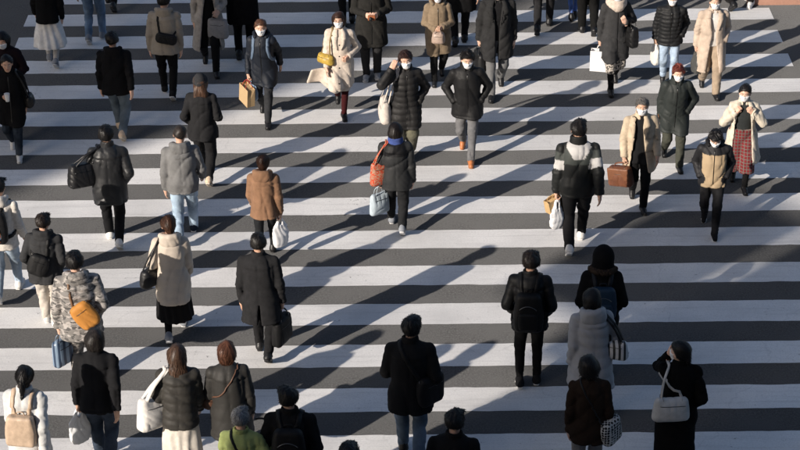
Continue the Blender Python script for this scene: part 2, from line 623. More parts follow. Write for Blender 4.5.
# zebra stripes: 0.9 m pitch, each a slightly uneven sheet of paint
HALF = 5.9
rs = np.random.RandomState(4)
for k in range(-1, 17):
    y1 = 28.842 - 0.9 * k
    y0 = y1 - 0.468
    nseg = 160
    xs = np.linspace(-HALF, HALF, nseg + 1)
    jag = lambda: np.convolve(rs.normal(0, 0.006, nseg + 9), np.ones(3) / 3, 'same')[4:-4]
    e0, e1 = y0 + jag(), y1 + jag()
    endx = rs.normal(0, 0.012, 2)
    xs[0] += endx[0]; xs[-1] += endx[1]
    V = [(x, a, 0.004) for x, a in zip(xs, e0)] + [(x, a, 0.004) for x, a in zip(xs, e1)]
    F = [(i, i + 1, nseg + 2 + i, nseg + 1 + i) for i in range(nseg)]
    link_mesh('zebra_stripe', V, F, PAINT, road, smooth=False)

# paved island corner at the far right, with kerb and brick pavers
km = fab((0.30, 0.29, 0.28), 'rubber')
pv = add_box('pavement', (5.62, 29.03, 0), (14, 38, 0.10), km)
tag(pv, 'terracotta paved kerb corner at the far end of the crossing', kind='structure')
kb = add_box('kerb', (5.58, 28.96, 0), (14, 29.028, 0.112), fab((0.40, 0.22, 0.16), 'rubber'), pv)
brick_cols = [fab((0.36, 0.13, 0.085), 'rubber'), fab((0.42, 0.17, 0.11), 'rubber'), fab((0.31, 0.115, 0.08), 'rubber')]
bm_ = None
for r in range(4):
    for q in range(24):
        x = 5.64 + q * 0.205 + (0.1 if r % 2 else 0)
        y = 29.035 + r * 0.105
        if bm_ is None:
            bm_ = [add_box('paver', (0, 0, 0), (0.198, 0.098, 0.018), c, pv) for c in brick_cols]
            proto = [o.data for o in bm_]
            for o in bm_:
                bpy.data.objects.remove(o)
        o = bpy.data.objects.new('paver', proto[rs.randint(3)])
        COL.objects.link(o)
        o.parent = pv
        o.location = (x, y, 0.1 + rs.uniform(0, 0.004))

# office blocks on the near side of the road; their corners shade the two ends of the crossing
conc = fab((0.34, 0.33, 0.32), 'rubber')
glassm, gnt2, gb2 = _new("office_glass")
gb2.inputs['Base Color'].default_value = (0.03, 0.04, 0.05, 1); gb2.inputs['Roughness'].default_value = 0.08


def office(name, x0, x1, y0, y1, h, label, floors, shadow_caster=False):
    root = bpy.data.objects.new(name, None); COL.objects.link(root)
    root.location = ((x0 + x1) / 2, (y0 + y1) / 2, 0)
    hx, hy = (x1 - x0) / 2, (y1 - y0) / 2
    add_box('wall', (-hx, -hy, 0), (hx, hy, h), conc, root)
    add_box('roof', (-hx, -hy, h), (hx, hy, h + 0.05), fab((0.2, 0.2, 0.2), 'rubber'), root)
    fh = h / floors
    nb = max(3, int(2 * hx / 4))
    proto = None
    for f in range(floors):
        for i in range(nb):
            w = 2 * hx / nb
            if proto is None:
                proto = add_box('window', (0, 0, 0), (w - 0.7, 0.04, fh - 1.0), glassm, root).data
                o = bpy.data.objects['window'] if 'window' in bpy.data.objects else root.children[-1]
            else:
                o = bpy.data.objects.new('window', proto); COL.objects.link(o); o.parent = root
            o.location = (-hx + i * w + 0.35, hy + 0.002, f * fh + 0.6)
    if shadow_caster:
        sb = add_box('shadow_board', (0.1, -0.12, 12.95), (1.75, 0.12, 14.6), fab((0.5, 0.48, 0.45), 'metal'), root)  # unseen board, added and sized to cast a soft shadow patch on the crossing
        sb.location = (-hx, hy, 0); sb.rotation_euler = (0, 0, math.radians(131.6))
        br = add_box('shadow_board_arm', (-0.1, -0.05, 12.5), (0.5, 0.05, 12.94), fab((0.2, 0.2, 0.2), 'metal'), root)  # arm added to carry the shadow-casting board
        br.location = (-hx, hy, 0); br.rotation_euler = (0, 0, math.radians(131.6))
    tag(root, label, 'building')


office('office_block', -20.1, 40, -26, -1, 19.5, 'concrete office block with the viewpoint at its front, shading the near end', 5, shadow_caster=True)
office('office_block', -80, -40.9, -9, -1, 28, 'taller concrete office slab further along the kerb, shading the far corner', 8)


# ------------------------------------------------------------------ people
# Every figure is built in a standard 1.70 m frame: x to its right, y forward, z up; its Empty scales it.
def rotx(a):
    c, s = math.cos(a), math.sin(a)
    return np.array([[1, 0, 0], [0, c, -s], [0, s, c]], dtype=np.float32)


def roty(a):
    c, s = math.cos(a), math.sin(a)
    return np.array([[c, 0, s], [0, 1, 0], [-s, 0, c]], dtype=np.float32)


def rotz(a):
    c, s = math.cos(a), math.sin(a)
    return np.array([[c, -s, 0], [s, c, 0], [0, 0, 1]], dtype=np.float32)


def unit(v):
    v = A3(v)
    return v / max(float(np.linalg.norm(v)), 1e-6)


def two_bone(a, b, l1, l2, pole):
    a, b = A3(a), A3(b)
    d = b - a
    L = float(np.linalg.norm(d))
    if L > (l1 + l2) * 0.999:
        b = a + d / L * (l1 + l2) * 0.999
        d = b - a
        L = float(np.linalg.norm(d))
    u = d / L
    x = (l1 * l1 - l2 * l2 + L * L) / (2 * L)
    h = math.sqrt(max(l1 * l1 - x * x, 0))
    p = A3(pole); p = unit(p - u * float(p @ u))
    return a + u * x + p * h, b


ARM = {  # wrist from shoulder (outward, forward, up), elbow pole, hand mode, palm direction (outward, fwd, up), hand direction or None
    'down': ((.050, .015, -.53), (.3, -1, 0), 'relax', (-1, .2, 0), None),
    'fwd': ((.035, .20, -.48), (.3, -1, -.2), 'relax', (-1, 0, 0), None),
    'back': ((.06, -.19, -.49), (.3, -1, 0), 'relax', (-1, .3, 0), None),
    'pocket': ((.005, .09, -.43), (.5, -1, 0), 'hidden', (-1, 0, 0), (-.2, .2, -1)),
    'pocketw': ((.005, .09, -.42), (1, -.9, 0), 'hidden', (-1, 0, 0), (-.2, .2, -1)),
    'carry': ((.065, .02, -.53), (.4, -1, 0), 'grip', (-1, 0, 0), (0, 0, -1)),
    'carryf': ((.06, .12, -.51), (.4, -1, 0), 'grip', (-1, 0, 0), (0, .2, -1)),
    'collar': ((-.035, .125, -.045), (.75, .1, -1), 'grip', (-.6, -.6, 0), (-.5, .1, .85)),
    'strap': ((-.05, .15, -.20), (.6, -.3, -1), 'grip', (-.2, -1, 0), (-.4, .1, .9)),
    'hold': ((-.085, .255, -.235), (.7, -.5, -1), 'grip', (-.6, 0, .3), (-.35, .9, .15)),
    'both': ((-.11, .235, -.27), (.8, -.5, -1), 'grip', (-.7, -.3, 0), (-.5, .85, .05)),
    'phone': ((-.075, .29, -.16), (.6, -.3, -1), 'grip', (-.5, -.3, .6), (-.3, .75, .5)),
    'face': ((-.06, .13, .10), (.5, .2, -1), 'relax', (-.4, -1, 0), (-.35, .1, 1)),
    'ear': ((.0, .07, .10), (.45, .15, -1), 'relax', (-1, -.2, 0), (-.35, .05, 1)),
    'elbow': ((-.04, .205, -.305), (.6, -.8, -.6), 'relax', (-.6, 0, -1), (-.3, .9, 0)),
    'cross': ((-.16, .17, -.30), (.9, -.4, -.7), 'relax', (-.3, -1, 0), (-1, .3, 0)),
    'clutch': ((-.03, .13, -.33), (.8, -1, -.2), 'grip', (-1, 0, 0), (-.4, .8, -.2)),
}

BODY = [(.80, .13, .10, -.01), (.90, .162, .112, -.015), (1.05, .132, .095, 0), (1.22, .152, .108, .002),
        (1.33, .152, .10, -.008), (1.40, .115, .078, -.014), (1.45, .06, .058, -.008)]


class Pose:
    pass


def make_pose(sp):
    p = Pose()
    st, lead = sp.get('stride', .55), sp.get('lead', 'R')
    toe = math.radians(sp.get('toe', 38 if st > .2 else 0))
    sg = 1 if lead == 'R' else -1
    gap = sp.get('gap', .075)
    lift = sp.get('lift', 0.0)
    # front foot flat, rear foot on its ball
    fa = A3((sg * gap, st / 2, .085))
    by = -st / 2 + .13
    ra = A3((-sg * gap, by - (.13 * math.cos(toe) - .08 * math.sin(toe)), .085 * math.cos(toe) + .13 * math.sin(toe) + lift))
    zp = .88
    for a in (fa, ra):
        hx = .09
        dy = a[1]
        zp = min(zp, float(a[2]) + math.sqrt(max(.05, .806 ** 2 - dy * dy)))
    p.drop = .88 - zp
    p.hipz = zp
    p.hip = {sg: A3((sg * .085, 0, zp)), -sg: A3((-sg * .085, 0, zp))}
    p.ank = {sg: fa, -sg: ra}
    p.toe = {sg: 0.0, -sg: toe}
    p.knee = {}
    for s in (1, -1):
        p.knee[s], p.ank[s] = two_bone(p.hip[s], p.ank[s], .41, .405, (s * .08, 1, 0))
    lean = math.radians(sp.get('lean', 4))
    twist = math.radians(sp.get('twist', 0))
    tilt = math.radians(sp.get('tilt', 0))
    p.R = (rotz(twist) @ rotx(-lean) @ roty(tilt)).astype(np.float32)
    p.pel = A3((0, 0, zp))
    p.org = A3((0, 0, .88))
    g = sp.get('g', 'm')
    p.wid = 1.07 if g == 'm' else .94
    p.wid *= sp.get('build', 1.0)
    p.tl = lambda P: (P - p.pel) @ p.R + p.org          # person to torso frame
    p.tw = lambda q: p.R @ (A3(q) - p.org) + p.pel      # torso to person frame
    p.sho, p.elb, p.wri, p.hd, p.pn, p.hmode, p.grip = {}, {}, {}, {}, {}, {}, {}
    arms = sp.get('arms', ('fwd', 'back'))               # left, right
    for s, a in ((-1, arms[0]), (1, arms[1])):
        o = None
        if isinstance(a, tuple):
            a, o = a
        w, pole, mode, pn, hd = ARM[a]
        if o is not None:
            w = tuple(x + y for x, y in zip(w, o))
        m = lambda v: p.R @ A3((v[0] * s, v[1], v[2]))
        S = p.tw((s * .170 * p.wid, -.005, 1.365))
        if a in ('ear', 'face'):
            S = p.tw((s * .165 * p.wid, .01, 1.385))
        E_, W = two_bone(S, S + m(w), .285, .255, m(pole))
        p.sho[s], p.elb[s], p.wri[s] = S, E_, W
        d = unit(W - E_) if hd is None else unit(m(hd))
        n = m(pn); n = unit(n - d * float(n @ d))
        p.hd[s], p.pn[s], p.hmode[s] = d, n, mode
        p.grip[s] = W + d * .085 + n * (.03 if mode == 'grip' else .0)
    hy, hp, hr = sp.get('head', (0, 8, 0))               # yaw (to its left +), pitch down, roll
    p.neck0 = p.tw((0, -.01, 1.40))
    p.HR = (rotz(math.radians(hy) + twist) @ rotx(-math.radians(hp)) @ roty(math.radians(hr))).astype(np.float32)
    nb = p.tw((0, 0.0, 1.465))
    p.hc = nb + p.HR @ A3((0, .012, .125))
    p.hl = lambda P: (P - p.hc) @ p.HR
    p.hw = lambda q: p.HR @ A3(q) + p.hc
    return p


def head_field(Q):
    d = ell(Q, (0, -.01, .02), (.0765, .096, .091))
    d = smin(d, ell(Q, (0, .022, -.035), (.061, .068, .080)), .03)
    d = smin(d, ell(Q, (0, .055, -.088), (.034, .032, .03)), .03)       # chin
    for s in (1, -1):
        d = smin(d, ell(Q, (s * .042, .052, -.022), (.022, .024, .02)), .02)   # cheek
        d = smax(d, -ell(Q, (s * .031, .094, .008), (.017, .014, .011)), .012)  # eye socket
        d = smin(d, ell(Q, (s * .079, -.008, -.012), (.010, .019, .032)), .008)
    d = smin(d, cap(Q, (0, .083, .008), (0, .104, -.024), .008, .0125), .012)  # nose
    d = smin(d, cap(Q, (-.016, .084, -.056), (.016, .084, -.056), .008, .008), .01)  # lips
    return d


def hand_field(p, s):
    w, d, n = p.wri[s], p.hd[s], p.pn[s]
    lat = np.cross(d, n)
    lat = lat / np.linalg.norm(lat)
    fwd = p.R @ A3((0, 1, 0))
    up = A3((0, 0, 1))
    pref = fwd if abs(float(d @ fwd)) < .7 else up
    if float(lat @ pref) < 0:
        lat = -lat                                       # thumb side points forward or up
    grip = p.hmode[s] == 'grip'
    R = np.stack([lat, d, n], 1).astype(np.float32)      # local: x thumb side, y to fingertips, z palm
    segs = []
    for i, (x, L) in enumerate(((.029, .072), (.0095, .08), (-.0105, .074), (-.029, .06))):
        q = A3((x, .082, 0)); ang = .25 if not grip else .9
        step = .32 if not grip else 1.05
        for k, fr in enumerate((.45, .3, .25)):
            e = q + A3((x * .08, math.cos(ang), math.sin(ang))) * (L * fr)
            segs.append((q, e, .0098 - .0012 * k, .009 - .0012 * k))
            q = e; ang += step
    th = [A3((.022, .02, .008)), A3((.048, .052, .018)), A3((.05, .082, .03))] if not grip else [A3((.022, .02, .01)), A3((.042, .058, .03)), A3((.018, .075, .05))]

    def f(P):
        Q = (P - w) @ R
        b = rbox(Q, (0, .045, 0), (.041, .046, .0155), .014)
        b = smin(b, cap(Q, (0, -.05, 0), (0, .02, 0), .027, .025), .03)
        for a, e, r0, r1 in segs:
            b = smin(b, cap(Q, a, e, r0, r1), .006)
        b = smin(b, cap(Q, th[0], th[1], .014, .0115), .012)
        b = smin(b, cap(Q, th[1], th[2], .0112, .0095), .005)
        return b
    c = w + d * .07
    return f, c - .16, c + .16


def arm_chain(P, p, s, r0, r1, r2, frac=1.0):
    W = p.elb[s] + (p.wri[s] - p.elb[s]) * frac
    return smin(cap(P, p.sho[s], p.elb[s], r0, r1), cap(P, p.elb[s], W, r1, r2), .02)


def leg_chain(P, p, s, r0, r1, r2, z_cut=None):
    return smin(cap(P, p.hip[s], p.knee[s], r0, r1), cap(P, p.knee[s], p.ank[s], r1, r2), .025)


def bounds(*pts, pad=.1):
    a = np.stack([A3(q) for q in pts])
    return a.min(0) - pad, a.max(0) + pad


def jacket_field(p, t, seed):
    e = t.get('ease', .035)
    hem = t.get('hem', .80)
    fl = t.get('flare', .015)
    puff = t.get('puff', 0)
    wsc = p.wid
    rib = t.get('rib', False)
    e2 = e * .72
    a_h = .146 + e2 * .8 + fl; b_h = .112 + e * .9 + fl * .9
    prof = [(1.47, .060, .062, -.006), (1.42, .105 + e * .4, .080 + e * .5, -.014), (1.34, .138 + e2 * .8, .106 + e * .8, -.010),
            (1.20, .140 + e2, .114 + e * .9, .0), (1.06, .128 + e2 + fl * .3, .104 + e * .9 + fl * .3, .0), (.90, .143 + e2 * .85 + fl * .6, .112 + e * .9 + fl * .6, -.008)]
    if rib:
        prof[-1] = (.95, .158 + e2, .12 + e, -.008)
        prof.append((max(hem, .86), .156 + e * .5, .122 + e * .5, -.010))
        prof.append((max(hem, .86) - .05, .153 + e * .5, .120 + e * .5, -.010))
    elif hem < .88:
        k = (.88 - hem)
        prof.append((hem, a_h + k * t.get('aline', .10), b_h + k * t.get('aline', .10) * 1.1, -.005))
    prof = sorted([(z, a * wsc, b * (1 + (wsc - 1) * .5), y) for z, a, b, y in prof])
    sr = t.get('sleeve', .0)
    slv = t.get('sleeves', True)
    amp = t.get('wr', .020) * 1.15
    gr = t.get('quilt', .075)
    fst = t.get('fold_f', 1.0)

    def f(P):
        Q = p.tl(P)
        d = stack(Q, prof, .0, 2.35)
        A = np.abs(Q[:, 0:1]) * A3((1, 0, 0)) + Q * A3((0, 1, 1))
        sh = cap(A, (.03, -.010, 1.405), (.155 * wsc, -.006, 1.364), .045 + e * .30, .046 + e * .30)
        d = smin(d, sh, .035)
        if hem < .78:      # a long hem rides over the thighs
            for s in (1, -1):
                lg = cap(P, p.hip[s], p.knee[s], .105 + e * .5, .085 + e * .4)
                lg = np.maximum(lg, hem - Q[:, 2])
                d = smin(d, lg, .05)
        if puff:
            d = d - puff * (np.abs(np.sin(np.pi * (Q[:, 2] + .015 * np.sin(9 * Q[:, 0])) / gr)) ** .6 - .4)
        if slv:
            for s in (1, -1):
                a = arm_chain(P, p, s, .048 + e * .36 + sr, .042 + e * .32 + sr, .034 + e * .26 + sr * .8, .97)
                if puff:
                    ax = unit(p.wri[s] - p.sho[s])
                    tt = (P - p.sho[s]) @ ax
                    a = a - puff * .9 * (np.abs(np.sin(np.pi * tt / gr)) ** .6 - .4)
                # creases gathered at the elbow
                de = np.sqrt(((P - p.elb[s]) ** 2).sum(1))
                ax = unit(p.wri[s] - p.sho[s])
                ph = ((P - p.elb[s]) @ ax)
                zz = ph * 95 + 34 * P[:, 1] + 2.2 * np.sin(P[:, 0] * 30 + ph * 14 + seed)
                if not puff:
                    a = a + (.003 + .011 * np.exp(-(de / .15) ** 2)) * np.exp(-np.abs(np.sin(zz * .5)) / .3)
                # flat cuff
                cu = (P - p.wri[s]) @ unit(p.wri[s] - p.elb[s])
                a = smax(a, cu - .004, .008)
                a = a + .009 * np.exp(-((cu + .055) / .009) ** 2)
                d = smin(d, a, .014)
        # waist and back drape
        w = folds(P, seed, fst, t.get('stretch', (1, 1, .8)))
        d = d - amp * (w - .5)
        if not puff:
            d = d - amp * .3 * (folds(P, seed + 40, 2.1 * fst, (1, 1, .7)) - .5)
        if not t.get('noseam'):
            seam = np.exp(-(Q[:, 0] / .008) ** 2) * (Q[:, 1] < 0) * .007
            yoke = np.exp(-((Q[:, 2] - 1.30 - .1 * np.abs(Q[:, 0])) / .009) ** 2) * (Q[:, 1] < .0) * .009 * t.get('yoke', 1)
            zipg = np.exp(-(Q[:, 0] / .008) ** 2) * (Q[:, 1] > 0) * .005
            hemg = np.exp(-((Q[:, 2] - hem - .04) / .008) ** 2) * .008
            pk = (np.abs(np.abs(Q[:, 0]) - .11) < .055) & (Q[:, 1] > 0)
            pkg = np.exp(-((Q[:, 2] - max(hem + .18, .93) - .35 * (np.abs(Q[:, 0]) - .11)) / .006) ** 2) * pk * .010
            d = d + seam + yoke + zipg + hemg + pkg
        op = t.get('open')
        if op:             # unbuttoned front: a wedge cut down to what is worn beneath
            wz = np.interp(Q[:, 2], [hem, 1.1, 1.32, 1.44], [op[0], op[1], op[2], .07])
            cut = np.maximum(np.abs(Q[:, 0] - op[3] if len(op) > 3 else Q[:, 0]) - wz, .035 - Q[:, 1])
            d = smax(d, -cut, .01)
        d = np.maximum(d, hem - Q[:, 2] - .004)
        if t.get('split'):
            d = smax(d, -np.maximum(np.maximum(np.abs(Q[:, 0]) - .008 - (hem + .25 - Q[:, 2]) * .06, Q[:, 2] - hem - .25), Q[:, 1] + .05), .006)
        return d
    lo, hi = bounds(p.tw((-.25, -.2, hem)), p.tw((.25, .2, hem)), p.tw((0, 0, 1.48)), *[q[s] for q in (p.sho, p.elb, p.wri) for s in (1, -1)], pad=.10 + puff + sr + (.05 if hem < .7 else 0))
    lo[2] = max(lo[2], hem - .2)
    return f, lo, hi


def trousers_field(p, t, seed):
    k = t.get('fit', .012)
    cuff = t.get('cuff', .0)
    flare = t.get('bell', 0.0)
    top = t.get('top', 1.0)

    def f(P):
        Q = p.tl(P)
        d = stack(Q, [(.80, .135 + k, .105 + k, -.012), (.90, .158 + k, .115 + k, -.015), (1.02, .138 + k, .10 + k, -.003)])
        for s in (1, -1):
            lg = leg_chain(P, p, s, .083 + k, .056 + k, .040 + k + flare)
            dk = (P - p.knee[s]); r = np.sqrt((dk * dk).sum(1))
            lg = lg + .016 * np.exp(-(r / .17) ** 2) * np.exp(-np.abs(np.sin(P[:, 2] * 48 + P[:, 0] * 36 + 1.5 * np.sin(P[:, 1] * 30) + seed)) / .3)
            da = (P - p.ank[s]); r = np.sqrt((da * da).sum(1))
            lg = lg + .016 * np.exp(-(r / .16) ** 2) * np.exp(-np.abs(np.sin(P[:, 2] * 62 - P[:, 0] * 40 + seed)) / .3)
            ax = unit(p.ank[s] - p.knee[s])
            lg = smax(lg, (P - p.ank[s]) @ ax - .028 + cuff, .01)
            d = smin(d, lg, .02)
        d = d - t.get('wr', .024) * (folds(P, seed + 7, 1.35, (1, 1, .75)) - .5)
        return d
    lo, hi = bounds(p.tw((-.2, -.15, 1.02)), p.tw((.2, .15, 1.02)), *[q[s] for q in (p.hip, p.knee, p.ank) for s in (1, -1)], pad=.13)
    return f, lo, hi


def skirt_field(p, t, seed):
    hem = t['hem']; fl = t.get('flare', .06)
    stp = abs(float(p.knee[1][1] - p.knee[-1][1]))

    def f(P):
        Q = p.tl(P)
        yb = .13 + stp * .25
        d = stack(P - A3((0, 0, p.hipz - .88)), [(hem, .18 + fl, yb + fl, -.01), (.62, .178 + fl * .5, .135 + stp * .15, -.01), (.88, .17, .125, -.01), (1.03, .14, .105, 0)])
        ang = np.arctan2(Q[:, 0], Q[:, 1])
        d = d - t.get('pleat', .010) * np.sin(ang * t.get('npl', 11) + 3 * np.sin(P[:, 2] * 4 + seed)) * np.clip((.95 - P[:, 2]) * 2, 0, 1)
        for s in (1, -1):
            lg = np.maximum(leg_chain(P, p, s, .09, .075, .06), hem - P[:, 2])
            d = smin(d, lg, .05)
        d = d - .006 * (folds(P, seed + 3, 1.0, (1, 1, .4)) - .5)
        return np.maximum(d, hem - P[:, 2] - .002)
    return f, (-.36, -.42, hem - .05), (.36, .42, 1.1)


def shoe_parts(p, s, t):
    """Upper and sole fields in person space."""
    R = (rotz(-s * .09) @ rotx(-p.toe[s])).astype(np.float32)
    if t.get('lifted'):
        pass
    a = p.ank[s]
    L = lambda P: (P - a) @ R          # ankle frame: toe +y
    boot = t.get('boot', 0.0)

    def up(P):
        Q = L(P)
        d = cap(Q, (0, -.045, -.042), (0, .125, -.052), .040, .036)
        d = smin(d, cap(Q, (0, -.03, -.03), (0, .06, -.035), .043, .036), .03)
        d = smin(d, cap(Q, (0, -.022, -.03), (0, -.022 + .0, .012 + boot), .041, .041 + boot * .06), .03)
        d = np.maximum(d, -.066 - Q[:, 2])
        d = d - .002 * np.sin(Q[:, 1] * 190) * (Q[:, 1] > .01) * (Q[:, 1] < .08) * (Q[:, 2] > -.03)
        return d

    def sole(P):
        Q = L(P)
        w = np.interp(Q[:, 1], [-.09, -.04, .02, .09, .165], [.030, .036, .034, .044, .028])
        d = np.maximum(np.abs(Q[:, 0]) - w, np.maximum(-.085 - Q[:, 2], Q[:, 2] + .058))
        e = np.maximum(Q[:, 1] - .162, -.086 - Q[:, 1])
        return smax(d, e, .03)
    c = a + R @ A3((0, .035, -.03))
    return up, sole, c - .16 - boot * .6, c + .16 + boot * .6


def hair_field(style, seed, vol=1.0):
    v = .012 * vol

    def f(Q):
        x, y, z = Q[:, 0], Q[:, 1], Q[:, 2]
        ang = np.arctan2(x, y + .01)
        cl = np.sin(ang * 23 + 5 * np.sin(z * 21 + seed) + seed) * .0011 * np.clip(.6 - z * 6, 0, 1)
        base = ell(Q, (0, -.013, .026), (.081 + v, .100 + v, .092 + v))
        line = .8 * y - .6 * z - .014 + .10 * np.abs(x + .02) + .004 * np.sin(x * 120 + seed)
        if style in ('short', 'crop', 'grey', 'bun', 'pony', 'tied'):
            nk = -.062 if style in ('short',) else -.048
            d = smax(base, line, .014)
            d = smax(d, nk - z, .02)
            ear = ell(Q, (0, .004, -.035), (.12, .028, .042))
            d = smax(d, -ear, .01)
            if style == 'short':
                top = np.clip((z - .03) * 12, 0, 1)
                d = d - .007 * vol * top * (np.sin(x * 75 + 3 * np.sin(y * 34 + seed)) * np.sin(y * 60 + seed + 2 * np.sin(x * 40)))
                d = smin(d, ell(Q, (.015, .062, .093), (.06, .034, .022)), .02)       # fringe
            if style in ('pony', 'tied', 'bun'):
                nkr = ell(Q, (0, -.055, -.045), (.06, .045, .05))
                d = smin(d, nkr, .02)
            if style == 'pony':
                d = smin(d, ell(Q, (0, -.118, -.005), (.03, .028, .03)), .012)
                d = smin(d, cap(Q, (0, -.13, -.02), (.006, -.135, -.10), .026, .024), .01)
                d = smin(d, cap(Q, (.006, -.135, -.10), (0, -.125, -.19), .024, .009), .01)
            if style == 'tied':
                d = smin(d, ell(Q, (0, -.105, -.03), (.034, .03, .035)), .012)
                d = smin(d, cap(Q, (0, -.115, -.04), (0, -.11, -.11), .022, .012), .01)
            if style == 'bun':
                d = smin(d, ell(Q, (0, -.10, .075), (.045, .042, .038)), .01)
        else:
            low = {'bob': -.125, 'ear': -.085, 'long': -.12, 'shag': -.125}[style]
            d = smin(base, ell(Q, (0, -.022, -.025), (.094 + v * .6, .098 + v * .6, .115)), .03)
            d = smax(d, low - z - .008 * np.sin(ang * 9 + seed) - .005 * np.sin(ang * 23), .008)
            face = np.maximum(np.abs(x) - .063, np.maximum(.008 - y, z - .084 + .62 * np.abs(x - .022)))
            d = smax(d, -face, .012)
            d = smax(d, -np.maximum(.06 - y, z - .045), .012)
            if style == 'long':
                d = smin(d, ell(Q, (0, -.092, -.15), (.098, .043, .15)), .02)
                d = smax(d, -.285 - z - .02 * np.cos(x * 60 + seed), .01)
            if style == 'shag':
                d = smin(d, ell(Q, (0, -.075, -.10), (.085, .045, .075)), .02)
        d = d - .0045 * (np.sin(x * 38 + seed) * np.sin(y * 33 + 2 * seed) + np.sin(z * 41 + x * 22 + seed))
        return d - cl * (1.6 if style in ('bob', 'long', 'shag') else 1.0)
    zlo = {'long': -.31, 'pony': -.21, 'bob': -.15, 'shag': -.2}.get(style, -.14)
    return f, (-.125, -.175, zlo), (.125, .13, .155)


def strands(f, vf, style, seed, n):
    """Thin tapering locks lying along the hair's surface, tips a little free."""
    r = np.random.RandomState(seed + 99)
    V = vf[0]
    k = V[:, 2] > (-.02 if style in ('short', 'crop') else -.3)
    V = V[k]
    if not len(V):
        return vf
    P0 = V[r.randint(0, len(V), n)].astype(np.float32)
    nrm = grad(f, P0, .006)
    crown = A3((.012, -.045, .118))
    fl = P0 - crown
    fl = fl / np.maximum(np.linalg.norm(fl, axis=1, keepdims=True), .02) + A3((0, 0, -.55))
    if style in ('short',):
        fl = fl + r.normal(0, .55, fl.shape)
    elif style in ('pony', 'tied', 'bun'):
        tgt = A3((0, -.11, .06)) if style == 'bun' else A3((0, -.12, -.02))
        fl = np.where((P0[:, 2:3] > -.05) & (P0[:, 1:2] > -.10), tgt - P0, A3((0, 0, -1)))
        fl = fl / np.maximum(np.linalg.norm(fl, axis=1, keepdims=True), .01) + r.normal(0, .16, fl.shape)
    else:
        fl = fl + r.normal(0, .20, fl.shape)
    fl -= (fl * nrm).sum(1, keepdims=True) * nrm
    fl /= np.maximum(np.linalg.norm(fl, axis=1, keepdims=True), .01)
    L = r.uniform(.035, .065, n) if style in ('short', 'crop') else r.uniform(.05, .11, n)
    lift = r.uniform(.0015, .006, n) * (1 + 1.6 * (r.rand(n) > .8)) if style == 'short' else r.uniform(.001, .005, n) * (1 + 1.5 * (r.rand(n) > .88))
    if style == 'crop':
        L *= .5; lift *= .5
    w = r.uniform(.0018, .0042, n)
    side = np.cross(fl, nrm)
    cs = []
    cur = P0 - nrm * .003
    for j, t in enumerate((0, .5, 1.0)):
        q = P0 + fl * (L * t)[:, None]
        d = f(q)
        g = grad(f, q, .006)
        q = q - (d - lift * (.3 + t))[:, None] * g * (1.0 if t < .9 else .75)
        cs.append(q)
    bad = np.zeros(n, bool)                      # none may fall across the face
    for c in cs[1:]:
        bad |= (c[:, 1] > .052) & (c[:, 2] < .052) & (np.abs(c[:, 0]) < .058)
    cs = [c[~bad] for c in cs]; side = side[~bad]; w = w[~bad]; n = int((~bad).sum())
    wd = (1.0, .9, .12)
    out = np.stack([np.stack([c - side * (w * k_)[:, None], c + side * (w * k_)[:, None]], 1) for c, k_ in zip(cs, wd)], 1)
    # middle rib stands proud so each lock catches light
    out = out.reshape(n, 6, 3)
    F = np.array([(0, 1, 3, 2), (2, 3, 5, 4)])
    FF = (F[None] + (np.arange(n) * 6)[:, None, None]).reshape(-1, 4)
    return join(vf, (out.reshape(-1, 3), FF))


def child(name, vf, mats, parent, p=None, **kw):
    return link_mesh(name, vf[0], vf[1], mats, parent, **kw)


SKIN_TONES = [(0.58, 0.375, 0.28), (0.53, 0.335, 0.24), (0.62, 0.41, 0.315)]
PEOPLE = {}


